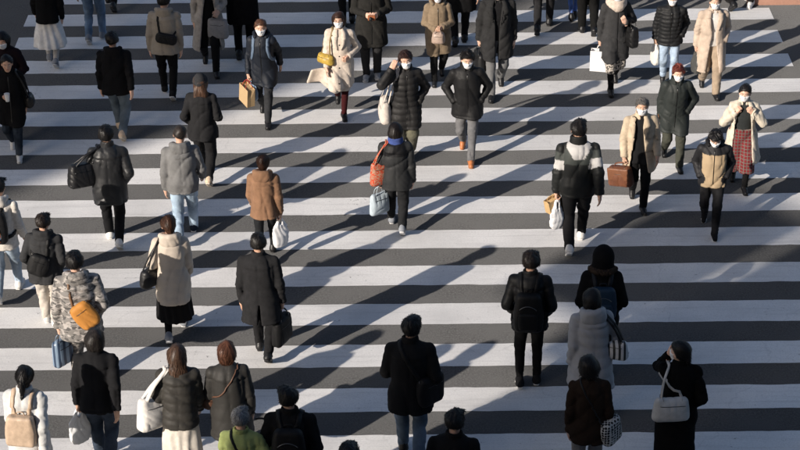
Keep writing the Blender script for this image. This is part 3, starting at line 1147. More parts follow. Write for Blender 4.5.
def person(key, label, feet=None, head_px=None, h=None, yaw=0, q=1.0, **sp):
    seed = sum(ord(c) * (i + 3) for i, c in enumerate(key)) % 997
    rr = np.random.RandomState(seed)
    sp.setdefault('twist', rr.uniform(-7, 7)); sp.setdefault('lean', rr.uniform(2, 7)); sp.setdefault('tilt', rr.uniform(-1.5, 1.5))
    sp.setdefault('head', (rr.uniform(-14, 14), rr.uniform(4, 14), rr.uniform(-4, 4)))
    if sp.get('stride', .55) > .2:
        sp['stride'] = sp.get('stride', .55) * 1.14
    yaw = yaw + rr.uniform(-5, 5)
    p = make_pose(sp)
    if feet is not None:
        X, Y = survey(*feet)
        if h is None:
            ztop = survey_height(head_px[0], head_px[1], Y + (0.0))
            h = max(1.46, min(1.88, ztop / (1.757 - p.drop) * 1.70))
    else:
        X, Y = survey(head_px[0], head_px[1], h * (1.757 - p.drop) / 1.70)
    s = h / 1.70
    root = bpy.data.objects.new('person', None)
    COL.objects.link(root)
    root.empty_display_size = .3
    root.location = (X, Y, 0.0045)
    root.rotation_euler = (0, 0, math.radians(yaw))
    root.scale = (s, s, s)
    tag(root, label, 'person', 'pedestrians on the zebra crossing')
    p.root = root; p.scale = s; p.seed = seed
    sk = skin(SKIN_TONES[seed % 3])
    lod = sp.get('lod', 1.0)

    top, bot, shoe = sp.get('top'), sp.get('bottom'), sp.get('shoes', {})
    # body: one skin-coloured figure, fine at head and hands
    def torso(P):
        Q = p.tl(P)
        d = stack(Q, [(z, a * p.wid, b, y) for z, a, b, y in BODY])
        for sd in (1, -1):
            d = smin(d, arm_chain(P, p, sd, .044, .036, .025), .03)
            d = smin(d, leg_chain(P, p, sd, .078, .050, .036), .03)
        d = smin(d, cap(P, p.neck0, p.hw((0, -.012, -.05)), .052, .048), .03)
        return d
    lo, hi = bounds(*[q_[s_] for q_ in (p.sho, p.elb, p.wri, p.hip, p.knee, p.ank) for s_ in (1, -1)], p.hc, pad=.12)
    bare = sp.get('bare', False)
    pieces = [net(torso, lo, hi, .016 if bare else .04)]
    hf = lambda P: smin(head_field(p.hl(P)), cap(P, p.neck0, p.hw((0, -.015, -.04)), .050, .049), .02)
    pieces.append(net(hf, p.hc - .17, p.hc + .15, .0075 if sp.get('face') else .0098 * lod))
    for sd in (1, -1):
        if p.hmode[sd] != 'hidden':
            f, l, u = hand_field(p, sd)
            pieces.append(net(f, l, u, .0082 * lod))
    body = child('body', join(*pieces), sk, root)
    # legs under a skirt: tights are a garment of their own
    if sp.get('tights'):
        f, l, u = trousers_field(p, {'fit': .004, 'wr': .001}, seed)
        child('tights', net(f, l, u, .016), fab(sp['tights'], 'knit'), root)
    if bot:
        if 'hem' in bot:
            f, l, u = skirt_field(p, bot, seed)
            child('skirt', net(f, l, u, .016), bot['m'], root)
            p.bottom_f = f
        else:
            f, l, u = trousers_field(p, bot, seed)
            child('trousers', net(f, l, u, .0182 * lod), bot['m'], root)
            p.bottom_f = f
    # shoes
    for sd in (1, -1):
        up, so, l, u = shoe_parts(p, sd, shoe)
        o = child('shoe', net(up, l, u, .0128), shoe.get('m', fab((.02, .02, .022), 'leather')), root)
        child('sole', net(so, l, u, .012), shoe.get('sole', fab((.025, .025, .027), 'rubber')), o)
    # clothes
    inner = sp.get('inner')
    if inner:
        f, l, u = jacket_field(p, dict(ease=.012, hem=inner.get('hem', .86), flare=.005, wr=.004, sleeves=False, noseam=True), seed + 1)
        child(inner.get('name', 'sweater'), net(f, l, u, .016), inner['m'], root)
    if top:
        f, l, u = jacket_field(p, top, seed)
        if top.get('extra'):
            f0 = f
            ex = top['extra']
            f = lambda P: smin(f0(P), ex(P, p), .03)
            l = l - .25; u = u + .25
            l[2] += .25
        vf = net(f, l, u, .0160 * lod)
        p.top_f = f
        tm = top['m']
        panel = None
        if top.get('paint'):
            cen = vf[0]
            Q = p.tl(cen)
            # which sleeve, and how far down it, each point belongs to
            sl = np.zeros(len(cen)); tt = np.zeros(len(cen))
            for sd in (1, -1):
                a = arm_chain(cen, p, sd, .06, .05, .04)
                b = stack(Q, [(z, a_ * p.wid, b_, y) for z, a_, b_, y in BODY])
                on = a < b - .01
                sl = np.where(on, sd, sl)
                L1 = np.linalg.norm(p.elb[sd] - p.sho[sd])
                t1 = np.clip((cen - p.sho[sd]) @ unit(p.elb[sd] - p.sho[sd]) / L1, 0, 1)
                t2 = np.clip((cen - p.elb[sd]) @ unit(p.wri[sd] - p.elb[sd]) / .255, 0, 1)
                tt = np.where(on, t1 + t2, tt)
            panel = np.array(top['cols'])[top['paint'](Q, sl, tt)]
        jk = child(top.get('name', 'jacket'), vf, tm, root, panel=panel)
        if top.get('hood'):
            def hood(P):
                Q = p.tl(P)
                k = top['hood'] if isinstance(top['hood'], (int, float)) and top['hood'] is not True else 1.0
                d = ell(Q, (0, -.095, 1.425), (.118 * k, .060 * k, .095 * k))
                ring = 1e3
                pts = [(-.085, .045, 1.45), (-.112, -.04, 1.475), (-.065, -.115, 1.485), (0, -.135, 1.485), (.065, -.115, 1.485), (.112, -.04, 1.475), (.085, .045, 1.45)]
                for a, b in zip(pts[:-1], pts[1:]):
                    ring = np.minimum(ring, cap(Q, a, b, .030 * k, .030 * k))
                d = smin(d, ring, .03)
                d = smax(d, -ell(Q, (0, -.055, 1.515), (.072, .062, .065)), .02)
                return d - .010 * (folds(P, seed + 11, 1.6) - .5)
            l2, u2 = bounds(p.tw((-.14, -.2, 1.3)), p.tw((.14, .08, 1.53)), pad=.04)
            child('hood', net(hood, l2, u2, .011), top.get('hoodm', tm), jk)
            if top.get('fur'):
                def fur(P):
                    Q = p.tl(P)
                    pts = [(-.10, .04, 1.46), (-.135, -.05, 1.485), (-.08, -.14, 1.485), (0, -.16, 1.48), (.08, -.14, 1.485), (.135, -.05, 1.485), (.10, .04, 1.46)]
                    d = 1e3
                    for a, b in zip(pts[:-1], pts[1:]):
                        d = np.minimum(d, cap(Q, a, b, .032, .032))
                    return d - .016 * np.sin(P[:, 0] * 190 + 3 * np.sin(P[:, 2] * 90)) * np.sin(P[:, 1] * 170 + P[:, 2] * 210)
                child('fur_trim', net(fur, l2 - .05, u2 + .05, .009), fab(top['fur'], 'wool'), jk)
        elif top.get('collar', True):
            ch = top.get('collar_h', .05)
            def collar(P):
                Q = p.tl(P)
                q = Q - A3((0, -.004, 1.45))
                z = q[:, 2]
                r = np.sqrt((q[:, 0] / 1.05) ** 2 + ((q[:, 1] + .10 * z) / 1.0) ** 2)
                k = top.get('collar_w', 0.0)
                d = np.abs(r - (.074 + k - .12 * z)) - .011
                d = np.maximum(d, np.maximum(-.03 - z, z - ch - .012 * (q[:, 1] < 0)))
                gap = np.maximum(np.abs(q[:, 0]) - .018 - .35 * np.maximum(z, 0), -q[:, 1])
                d = smax(d, -gap, .01)
                return d - .005 * (folds(P, seed + 5, 1.5) - .5)
            l2, u2 = bounds(p.tw((-.13, -.13, 1.41)), p.tw((.13, .13, 1.50 + ch)), pad=.03)
            child('collar', net(collar, l2, u2, .0108), top.get('collarm', tm), jk)
            if top.get('lapel'):
                for sd in (1, -1):
                    op = top.get('open')
                    ow = lambda z: 0 if not op else float(np.interp(z, [top['hem'], 1.1, 1.32, 1.44], [op[0], op[1], op[2], .07])) + sd * (op[3] if len(op) > 3 else 0) + .008
                    pts = np.array([(sd * (max(.055, ow(1.45))), .06, 1.47), (sd * (.045 + max(.03, ow(1.38))), .115, 1.38), (sd * (.035 + max(.03, ow(1.28))), .14, 1.28), (sd * (.012 + max(.012, ow(1.17))), .15, 1.17)], dtype=np.float32)
                    pts = np.array([p.tw(q_) for q_ in spline(pts, 5)])
                    pts = snap(f, pts, .008)
                    hw = np.interp(np.linspace(0, 1, len(pts)), [0, .35, 1], [.03, .05, .008])
                    V, F = ribbon(pts, 1.0, .006, func=f)
                    V = V.reshape(-1, 4, 3); c_ = V.mean(1, keepdims=True)
                    sdv = (V[:, 0] - V[:, 1]); sdv /= np.maximum(np.linalg.norm(sdv, axis=1, keepdims=True), 1e-6)
                    dlt = ((V - c_) * sdv[:, None]).sum(2, keepdims=True) * sdv[:, None]
                    V = (V - dlt + dlt * hw[:, None, None]).reshape(-1, 3)
                    link_mesh('lapel', V, F, tm, jk)
        # fastenings down the front
        if sp.get('face') and not top.get('open'):
            hem = top.get('hem', .8)
            zs = np.linspace(1.40, max(hem + .06, .62), 26)
            pts = np.array([p.tw((.0, .30, z)) for z in zs])
            fwd = p.R @ A3((0, 1, 0))
            for _ in range(10):
                pts = pts - (f(pts) - .001)[:, None] * fwd
            if top.get('lapel') or top.get('kind') == 'coat':
                for c in pts[5::6]:
                    link_mesh('button', *tube(np.array([c - fwd * .004, c + fwd * .005, c + fwd * .008]), np.array([.012, .012, .008]), 8), fab((.03, .025, .02), 'rubber'), jk)
            else:
                link_mesh('zip', *ribbon(pts, .0065, .003, normal=fwd), fab((.09, .09, .09), 'metal'), jk)
    # hair, hat, hood up
    hs = sp.get('hair', ('short', (.012, .010, .009)))
    if hs:
        f, l, u = hair_field(hs[0], seed, hs[2] if len(hs) > 2 else 1.0)
        hv = net(f, l, u, .0102)
        hv = strands(f, hv, hs[0], seed, int((1150 if hs[0] != 'crop' else 650) / lod))
        hv = (hv[0] @ p.HR.T + p.hc, hv[1])
        child('hair', hv, hairmat(hs[1]), root)
    hat = sp.get('hat')
    if hat:
        def beanie(P):
            Q = p.hl(P)
            d = ell(Q, (0, -.016, .035), (.098, .118, .108))
            ln = .35 * Q[:, 1] - Q[:, 2] + .012
            d = smax(d, ln, .012)
            cuffd = np.maximum(d - .010, np.abs(ln + .03) - .028)
            ang = np.arctan2(Q[:, 0], Q[:, 1])
            return np.minimum(d, cuffd) - .002 * np.sin(ang * 34)
        child('beanie', net(beanie, p.hc - .16, p.hc + .17, .008), hat, root)
    hu = sp.get('hood_up')
    if hu:
        def hup(P):
            Q = p.hl(P)
            d = ell(Q, (0, -.028, .02), (.122, .138, .148))
            d = smin(d, ell(Q, (0, -.04, -.10), (.13, .12, .09)), .05)
            d = smax(d, -np.maximum(np.maximum(np.abs(Q[:, 0]) - .075, .035 - Q[:, 1]), np.abs(Q[:, 2] + .01) - .1), .02)
            return d - .006 * (folds(P, seed + 21, 1.4) - .5)
        child('hood', net(hup, p.hc - .26, p.hc + .22, .0105), hu, root)
    if sp.get('scarf'):
        def scarf(P):
            Q = p.tl(P) - A3((0, .0, 1.45))
            r = np.sqrt(Q[:, 0] ** 2 + (Q[:, 1] * 1.02) ** 2)
            ang = np.arctan2(Q[:, 0], Q[:, 1])
            zz = Q[:, 2] + .02 * np.cos(ang)
            d1 = np.sqrt((r - .098) ** 2 + (zz - .035) ** 2) - .042
            d2 = np.sqrt((r - .115) ** 2 + (zz + .015) ** 2) - .042
            d = smin(d1, d2, .012)
            d = smin(d, ell(Q, (.0, .12, -.05), (.085, .05, .07)), .03)
            return d - .012 * (folds(P, seed + 9, 2.2, (1, 1, .6)) - .5)
        l2, u2 = bounds(p.tw((-.18, -.18, 1.36)), p.tw((.18, .2, 1.54)), pad=.04)
        child('scarf', net(scarf, l2, u2, .0115), sp['scarf'], root)
    # face
    if sp.get('face'):
        dark = fab((.015, .012, .010), 'rubber'); white = fab((.62, .58, .55), 'rubber')
        for sd in (1, -1):
            def eye(P):
                return ell(p.hl(P), (sd * .031, .0785, .008), (.0135, .0085, .0062))
            c = p.hw((sd * .031, .079, .008))
            e = child('eye', net(eye, c - .016, c + .016, .0035), white, root)
            def iris(P):
                return ell(p.hl(P), (sd * .031, .0845, .008), (.0062, .0042, .0062))
            child('iris', net(iris, c - .014, c + .018, .003), dark, e)
            pts = [p.hw((sd * x, y, z)) for x, y, z in ((.014, .0885, .0300), (.030, .088, .0325), (.046, .073, .0285))]
            v, fc = tube(spline(pts, 4), .0032, 6)
            link_mesh('eyebrow', v, fc, hairmat(hs[1] if hs else (.02, .015, .012)), root)
        if not sp.get('mask', True):
            pts = [p.hw((x, y, -.056)) for x, y in ((-.019, .088), (0, .0945), (.019, .088))]
            v, fc = tube(spline(pts, 4), .005, 6)
            link_mesh('mouth', v, fc, fab((.33, .11, .09), 'rubber'), root)
        if sp.get('mask', True):
            def mk(P):
                Q = p.hl(P)
                d = head_field(Q) - .0055
                d = smin(d, ell(Q, (0, .072, -.048), (.05, .036, .042)), .02)
                lim = np.maximum(np.abs(Q[:, 2] + .052) - .046 + .25 * np.maximum(0, .06 - Q[:, 1]), .028 - Q[:, 1])
                return smax(d, lim, .006) - .0012 * np.sin(Q[:, 2] * 260)
            child('face_mask', net(mk, p.hc - .14, p.hc + .14, .007), sp.get('maskm') or fab((.72, .73, .74), 'cloth'), root)
            for sd in (1, -1):
                pts = [p.hw((sd * x, y, z)) for x, y, z in ((.056, .05, -.03), (.075, .018, -.008), (.086, -.012, .004))]
                v, fc = tube(spline(pts, 4), .0022, 6)
                link_mesh('mask_loop', v, fc, sp.get('maskm') or fab((.72, .73, .74), 'cloth'), root)
        if sp.get('glasses'):
            gm_ = fab((.02, .02, .02), 'rubber')
            for sd in (1, -1):
                a = np.linspace(0, 2 * math.pi, 15)
                pts = [p.hw((sd * .033 + .022 * math.cos(t), .100 - .25 * abs(.022 * math.cos(t) * sd + .0), .006 + .018 * math.sin(t))) for t in a]
                v, fc = tube(np.array(pts), .0022, 6)
                link_mesh('spectacle_rim', v, fc, gm_, root)
    PEOPLE[key] = p
    return p


# ------------------------------------------------------------------ bags and other things carried
class Carry:
    """A carried thing, built in its bearer's frame but standing as an object of its own."""
    def __init__(self, p, name, label, cat, base, group='bags carried over the crossing'):
        self.base = A3(base)
        r = bpy.data.objects.new(name, None)
        COL.objects.link(r)
        r.empty_display_size = .1
        M = Matrix.Translation(p.root.location) @ p.root.rotation_euler.to_matrix().to_4x4() @ Matrix.Scale(p.scale, 4)
        r.location = M @ Vector([float(v) for v in base])
        r.rotation_euler = p.root.rotation_euler
        r.scale = p.root.scale
        tag(r, label, cat, group)
        self.root = r

    def part(self, name, vf, mat, parent=None, smooth=True):
        return link_mesh(name, np.asarray(vf[0]) - self.base, vf[1], mat, parent or self.root, smooth=smooth)


def softbox(c, half, R=None, rad=.02, bulge=.0, taper=0.0, wr=.004, seed=1, sag=0.0):
    c = A3(c); half = A3(half)
    R = np.eye(3, dtype=np.float32) if R is None else R.astype(np.float32)

    def f(P):
        Q = (P - c) @ R
        k = 1 + taper * (Q[:, 2:3] / half[2])
        q = Q.copy(); q[:, :2] = Q[:, :2] / k
        u = 1 - np.clip((q / half) ** 2, 0, 1)
        d = rbox(q, (0, 0, 0), half, rad)
        d = d - bulge * u[:, 1] * u[:, 2] * (np.abs(Q[:, 0]) > 0) - bulge * .3 * u[:, 0] * u[:, 2]
        if sag:
            d = d + sag * np.clip(Q[:, 2] / half[2], 0, 1) * u[:, 1]
        return d - wr * (folds(P, seed, 1.8) - .5)
    ext = float(np.linalg.norm(half)) * (1 + abs(taper)) + bulge + .02
    return f, c - ext, c + ext


def fittings(b, body, f, c, R, s, flat='x'):
    """Zip across the outer face and a metal ring where each strap meets the bag."""
    metal = fab((.30, .29, .27), 'metal')
    hx, hy, hz = s
    for k in (1, -1):
        if flat == 'x':
            line = np.array([c + R @ A3((k * hx * 1.5, y, hz * .45)) for y in np.linspace(-hy * .75, hy * .75, 10)])
            ring = [c + R @ A3((k * hx * .8, y, hz * .96)) for y in (-hy * .55, hy * .55)]
        else:
            line = np.array([c + R @ A3((x, k * hy * 1.5, hz * .45)) for x in np.linspace(-hx * .75, hx * .75, 10)])
            ring = [c + R @ A3((k * hx * .9, 0, hz * .75))]
        line = snap(f, line.astype(np.float32), .001)
        b.part('zip', tube(line, .0032, 6), fab((.10, .10, .10), 'metal'), body)
        for q in ring:
            q = snap(f, q[None].astype(np.float32), .002)[0]
            a = np.linspace(0, 2 * math.pi, 9)
            b.part('ring', tube(np.array([q + A3((0, .013 * math.cos(t), .013 * math.sin(t))) for t in a]), .003, 6), metal, body)


def hand_bag(p, side, name, label, cat, size, m, drop=.14, handle_m=None, rad=.045, bulge=.028, taper=-.06, wr=.010, turn=0,
             hw=.008, sag=0.0, res=.011, tilt=0, off=(0, 0, 0), nh=2, extra=None):
    """Bag hung from a closed hand: size is (thickness, length, height)."""
    G = p.grip[side] + A3(off)
    R = rotz(math.radians(turn)) @ rotx(math.radians(tilt))
    hx, hy, hz = size[0] / 2, size[1] / 2, size[2] / 2
    c = G + A3((side * .01, 0, -drop - hz))
    b = Carry(p, name, label, cat, c - A3((0, 0, hz)))
    f, l, u = softbox(c, (hx, hy, hz), R, min(rad, hx * .95), bulge, taper, wr, p.seed + 31, sag)
    body = b.part('bag_body', net(f, l, u, res), m)
    for s in ((1, -1) if nh == 2 else (0,)):
        y = hy * (.5 + .0 * s)
        loc = [(s * hx * .7, -y, hz - .02), (s * hx * .55, -y * .75, hz + drop * .55), (0, -.02, hz + drop), (0, .02, hz + drop), (s * hx * .55, y * .75, hz + drop * .55), (s * hx * .7, y, hz - .02)]
        pts = [c + R @ A3(q) for q in loc]
        pts[2] = G + R @ A3((0, -.02, 0)); pts[3] = G + R @ A3((0, .02, 0))
        b.part('handle', ribbon(spline(pts, 4), hw, .003, normal=(1, 0, 0)), handle_m or m)
    fittings(b, body, f, c, R, (hx, hy, hz))
    if extra:
        extra(b, body, c, R, (hx, hy, hz))
    return b


def paper_box(c, R, hx, hy, hz):
    """Square-cornered carrier with gusset creases."""
    V = []
    for z, k in ((-hz, 1.0), (0, 1.0), (hz, .96)):
        for x, y in ((-hx, -hy), (0, -hy * (.97 if z < hz else .86)), (hx, -hy), (hx, hy), (0, hy * (.97 if z < hz else .86)), (-hx, hy)):
            V.append(c + R @ A3((x * k, y, z)))
    F = []
    for r in range(2):
        for i in range(6):
            F.append((r * 6 + i, r * 6 + (i + 1) % 6, r * 6 + 6 + (i + 1) % 6, r * 6 + 6 + i))
    F += [(0, 5, 4, 1), (1, 4, 3, 2)]
    # folded rim, a little below the edge, closes the mouth
    n = len(V)
    for i in range(6):
        V.append(V[12 + i] * .99 + c * .01 + R @ A3((0, 0, -.03)))
    F += [(12 + i, 12 + (i + 1) % 6, n + (i + 1) % 6, n + i) for i in range(6)]
    F += [(n, n + 1, n + 4, n + 5), (n + 1, n + 2, n + 3, n + 4)]
    return np.array(V), np.array(F)


def paper_bag(p, side, label, size, m, drop=.12, turn=0, tilt=0, off=(0, 0, 0), cord=None):
    G = p.grip[side] + A3(off)
    R = rotz(math.radians(turn)) @ rotx(math.radians(tilt))
    hx, hy, hz = [v / 2 for v in size]
    c = G + A3((side * .01, 0, -drop - hz))
    b = Carry(p, 'paper_bag', label, 'paper bag', c - A3((0, 0, hz)))
    b.part('bag_body', paper_box(c, R, hx, hy, hz), m, smooth=False)
    for s in (1, -1):
        pts = [c + R @ A3((s * hx * .95, -hy * .45, hz - .03)), c + R @ A3((s * hx * .6, -hy * .3, hz + drop * .6)), G, c + R @ A3((s * hx * .6, hy * .3, hz + drop * .6)), c + R @ A3((s * hx * .95, hy * .45, hz - .03))]
        b.part('handle', tube(spline(pts, 5), .0042, 6), cord or m)
    return b


def plastic_bag(p, side, label, size, m, drop=.17, turn=0, off=(0, 0, 0), res=.0105):
    """Thin carrier bag: bulging bottom gathered up to the fingers."""
    G = p.grip[side] + A3(off)
    hx, hy, hz = size[0] * .42, size[1] / 2, size[2] / 2
    R = rotz(math.radians(turn)).astype(np.float32)
    c = G + A3((side * .015, 0, -drop - hz))
    b = Carry(p, 'plastic_bag', label, 'plastic bag', c - A3((0, 0, hz)))
    seed = p.seed

    def f(P):
        Q = (P - c) @ R
        prof = [(-hz, hx * .8, hy * .72, 0), (-hz * .6, hx, hy * .95, 0), (hz * .2, hx * .95, hy, 0), (hz, hx * .45, hy * .78, 0), (hz + drop * .55, .022, hy * .38, 0), (hz + drop, .012, .02, 0)]
        d = stack(Q, prof, 0, 2.6)
        ang = np.arctan2(Q[:, 0], Q[:, 1] * .6)
        z = np.clip((Q[:, 2] + hz) / (2 * hz + drop), 0, 1)
        d = d - (.002 + .007 * z) * np.abs(np.sin(ang * 4 + 2 * np.sin(Q[:, 2] * 12 + seed))) - .008 * (folds(P, seed, 1.7) - .5)
        # the opening between the two loops
        hole = ell(Q, (0, 0, hz + drop * .62), (.3, hy * .17, drop * .28))
        return smax(d, -hole, .006)
    e = max(hx, hy, hz) + drop + .04
    b.part('bag_body', net(f, c - e, c + e, res), m)
    return b


def shoulder_bag(p, side, name, label, cat, size, m, z=.98, y=-.03, out=.0, strap_m=None, hw=.014, bulge=.032, rad=.05, turn=0, tilt=0,
                 two=True, wr=.012, sag=.015, shx=.125, res=.0115, zoff=0, taper=-.10, extra=None):
    """Bag at the hip under one arm, straps over the same shoulder."""
    hx, hy, hz = [v / 2 for v in size]
    x = side * (.235 * p.wid + hx * .75 + out)
    c = p.tw((x, y, z))
    R = (p.R @ rotz(math.radians(turn)) @ rotx(math.radians(tilt))).astype(np.float32)
    b = Carry(p, name, label, cat, c - A3((0, 0, hz)))
    f, l, u = softbox(c, (hx, hy, hz), R, min(rad, hx * .95), bulge, taper, wr, p.seed + 41, sag)
    body = b.part('bag_body', net(f, l, u, res), m)
    for k in ((1, -1) if two else (0,)):
        a0 = c + R @ A3((k * hx * .6, hy * .62, hz - .02)); a1 = c + R @ A3((k * hx * .6, -hy * .62, hz - .02))
        top = p.tw((side * (shx + .012 * k), -.005, 1.46))
        m0 = a0 * .45 + top * .55 + p.R @ A3((side * .02, .06, 0)); m1 = a1 * .45 + top * .55 + p.R @ A3((side * .02, -.07, 0))
        pts = spline([a0, m0, p.tw((side * (shx + .012 * k), .055, 1.44)), top, p.tw((side * (shx + .012 * k), -.065, 1.44)), m1, a1], 6)
        if hasattr(p, 'top_f'):
            pts = snap(p.top_f, pts, .006, only_out=True)
        b.part('strap', ribbon(pts, hw, .003, func=p.top_f if hasattr(p, 'top_f') else None, normal=(side, 0, 0)), strap_m or m)
    fittings(b, body, f, c, R, (hx, hy, hz))
    if extra:
        extra(b, body, c, R, (hx, hy, hz))
    return b


def cross_strap(p, b, start, end, over, m, hw=.016, front=True):
    """Strap from start over the shoulder 'over' (+1 right) and back round the chest to end (torso frame points)."""
    mx = .5 * start[0] + .5 * over * .085; mz = .5 * start[2] + .71
    path = [start, (mx, -.17, mz), (over * .085, -.11, 1.42), (over * .105, -.01, 1.47), (over * .085, .09, 1.42), (.5 * end[0] + .5 * over * .085, .17, .5 * end[2] + .71), end]
    pts = np.array([p.tw(q) for q in spline(path, 8)])
    n = len(pts)
    pts[2:-2] = snap(p.top_f, pts[2:-2], .005)
    b.part('strap', ribbon(pts, hw, .0035, func=p.top_f), m)


def crossbody_bag(p, over, name, label, cat, size, m, pos, strap_m=None, turn=0, roll=0, hw=.016, rad=.05, bulge=.03, extra=None, snapoff=None, wr=.010):
    """pos: torso-frame centre of the bag; over: shoulder that carries the strap."""
    hx, hy, hz = [v / 2 for v in size]
    c = p.tw(pos)
    R = (p.R @ rotz(math.radians(turn)) @ roty(math.radians(roll))).astype(np.float32)
    if snapoff is not None:
        c = snap(p.top_f, c[None], snapoff)[0]
    b = Carry(p, name, label, cat, c - A3((0, 0, hz)))
    f, l, u = softbox(c, (hx, hy, hz), R, min(rad, hy * .95, hx * .95), bulge, 0, wr, p.seed + 51)
    body = b.part('bag_body', net(f, l, u, .0105), m)
    cl = (p.R.T @ (c - p.pel)) + p.org
    st = cl + (p.R.T @ R) @ A3((over * hx * .85, 0, hz * .7))
    en = cl + (p.R.T @ R) @ A3((-over * hx * .85, 0, hz * .5))
    fittings(b, body, f, c, R, (hx, hy, hz), flat='y')
    cross_strap(p, b, tuple(st), tuple(en), over, strap_m or m, hw)
    if extra:
        extra(b, body, c, R, (hx, hy, hz))
    return b


def backpack(p, label, size, m, z=1.17, strap_m=None, pocket_m=None, straps=(1, -1), roll=0, x=0.0, rad=.05, out=.0, pocket=True, wr=.005, name='backpack'):
    hx, hy, hz = [v / 2 for v in size]
    back = float(snap(p.top_f, p.tw((x, -.2, z))[None], 0)[0] @ np.array([0, 1, 0]))
    c0 = p.tl(snap(p.top_f, p.tw((x, -.2, z))[None], hy * .92 + out))[0]
    c = p.tw((x, float(c0[1]), z))
    R = (p.R @ roty(math.radians(roll))).astype(np.float32)
    b = Carry(p, name, label, 'backpack', c - A3((0, 0, hz)))
    f, l, u = softbox(c, (hx, hy, hz), R, min(rad, hy * .95), .025, -.08, wr, p.seed + 61)
    body = b.part('bag_body', net(f, l, u, .0115), m)
    if pocket:
        g, l, u = softbox(c + R @ A3((0, -hy * .95, -hz * .38)), (hx * .72, hy * .45, hz * .46), R, .03, .012, 0, .004, p.seed + 62)
        b.part('front_pocket', net(g, l, u, .011), pocket_m or m, body)
        pts = [c + R @ A3((q * hx * .7, -hy * 1.02 - .012, hz * (.28 + .2 * (1 - q * q)))) for q in np.linspace(-1, 1, 9)]
        b.part('zip', tube(np.array(pts), .004, 6), fab((.25, .24, .23), 'metal'), body)
    pts = [c + R @ A3(q) for q in ((-.04, hy * .5, hz - .01), (-.03, hy * .3, hz + .035), (.03, hy * .3, hz + .035), (.04, hy * .5, hz - .01))]
    b.part('handle', tube(spline(pts, 5), .007, 6), strap_m or m)
    for s in straps:
        path = [(x + s * .06, -.14, z + hz * .75), (s * .095, -.10, 1.42), (s * .11, -.005, 1.46), (s * .115, .09, 1.40), (s * .12, .14, 1.28), (s * .15, .11, 1.13), (s * .17, -.03, z - hz * .65), (x + s * hx * .8, -.13, z - hz * .75)]
        pts = np.array([p.tw(q) for q in spline(path, 6)])
        pts = snap(p.top_f, pts, .006)
        b.part('shoulder_strap', ribbon(pts, .024, .006, func=p.top_f), strap_m or m)
    return b


# ------------------------------------------------------------------ colours of cloth
BLACK = (.0125, .0125, .0135); SOFTBLACK = (.02, .02, .0215); CHAR = (.045, .045, .047); DKGREY = (.075, .075, .076)
GREY = (.17, .17, .172); NAVY = (.016, .021, .032); BEIGE = (.50, .40, .30); CREAM = (.62, .55, .46); TAN = (.42, .31, .19)
JEAN = (.13, .19, .27); DKJEAN = (.03, .042, .06); LTJEAN = (.28, .36, .44); BROWN = (.19, .10, .055); WHITE = (.72, .71, .69)
H_BLACK = (.010, .009, .009); H_BROWN = (.045, .022, .013); H_CHEST = (.10, .042, .02); H_GREY = (.17, .165, .16); H_RED = (.16, .04, .028)
sh_black = dict(m=fab((.018, .018, .02), 'leather'))
sh_white = dict(m=fab((.62, .61, .59), 'leather'), sole=fab((.68, .67, .65), 'rubber'))
sh_bw = dict(m=fab((.02, .02, .022), 'cloth'), sole=fab((.70, .69, .67), 'rubber'))
sh_grey = dict(m=fab((.22, .235, .26), 'cloth'), sole=fab((.55, .55, .55), 'rubber'))
sh_tan = dict(m=fab((.55, .42, .30), 'leather'), sole=fab((.6, .52, .42), 'rubber'))


def tr(col, kind='cloth', **k):
    return dict(m=fab(col, kind), **k)


def jk(col, kind='cloth', **k):
    return dict(m=fab(col, kind), **k)


# ------------------------------------------------------------------ the crowd (back row of the picture first)
P = person
k_white = fab((.74, .74, .75), 'plastic')

P('p01', 'woman in black coat over a full white skirt, walking away at the top left', feet=(53, 66), h=1.60, g='w', stride=.42, lead='L', arms=('fwd', 'down'),
  hair=('bob', H_BLACK), top=jk(BLACK, 'wool', hem=.80, ease=.06), bottom=dict(m=fab(WHITE, 'cloth'), hem=.36, flare=.08, npl=9, pleat=.016), tights=(.42, .40, .38), shoes=sh_grey)
P('p02', 'person in faded blue jeans cut off by the top edge beside the white skirt', feet=(96, 43), h=1.72, lod=1.6, stride=.35, lead='R', arms=('down', 'fwd'),
  top=jk(TAN, hem=.80), bottom=tr(JEAN, 'denim'), shoes=sh_grey)
P('p03', 'person in black trousers of whom only the feet show at the top left edge', feet=(111, 9), h=1.72, lod=1.6, stride=.5, lead='L', top=jk(BLACK), bottom=tr(BLACK), shoes=sh_black)
p = P('p04', 'person in dark plum coat and white mask at the left edge, behind the cup holder', head_px=(4, 26), h=1.62, g='w', yaw=176, stride=.5, lead='L', arms=('elbow', 'down'), face=True,
  hair=('bob', H_BLACK), head=(0, 12, 0), top=jk((.022, .014, .018), 'wool', hem=.55, ease=.05), bottom=tr(BLACK), shoes=sh_black)
p = P('p05', 'woman in black holding a white paper cup, walking towards the viewer at the left', feet=(17, 153), head_px=(11, 52), g='w', yaw=178, stride=.45, lead='L', arms=('down', 'hold'), face=True, mask=False,
  hair=('tied', H_BLACK), head=(4, 8, 0), top=jk(BLACK, 'wool', hem=.60, ease=.045, noseam=True, collar_h=.07), bottom=tr(DKJEAN, 'denim', cuff=.03), shoes=sh_white)
G = p.grip[1] + A3((-.0, .02, .01))
c = Carry(p, 'paper_cup', 'white takeaway cup in the hand of the woman in black', 'cup', G - A3((0, 0, .06)), 'drinks carried')
c.part('cup', tube(np.array([G + A3((0, 0, z)) for z in (-.06, -.02, .03, .06)]), np.array([.029, .033, .038, .041]), 16), fab((.72, .71, .69), 'paper'))
c.part('lid', tube(np.array([G + A3((0, 0, z)) for z in (.059, .068, .072)]), np.array([.044, .043, .034]), 16), fab((.65, .64, .62), 'plastic'))
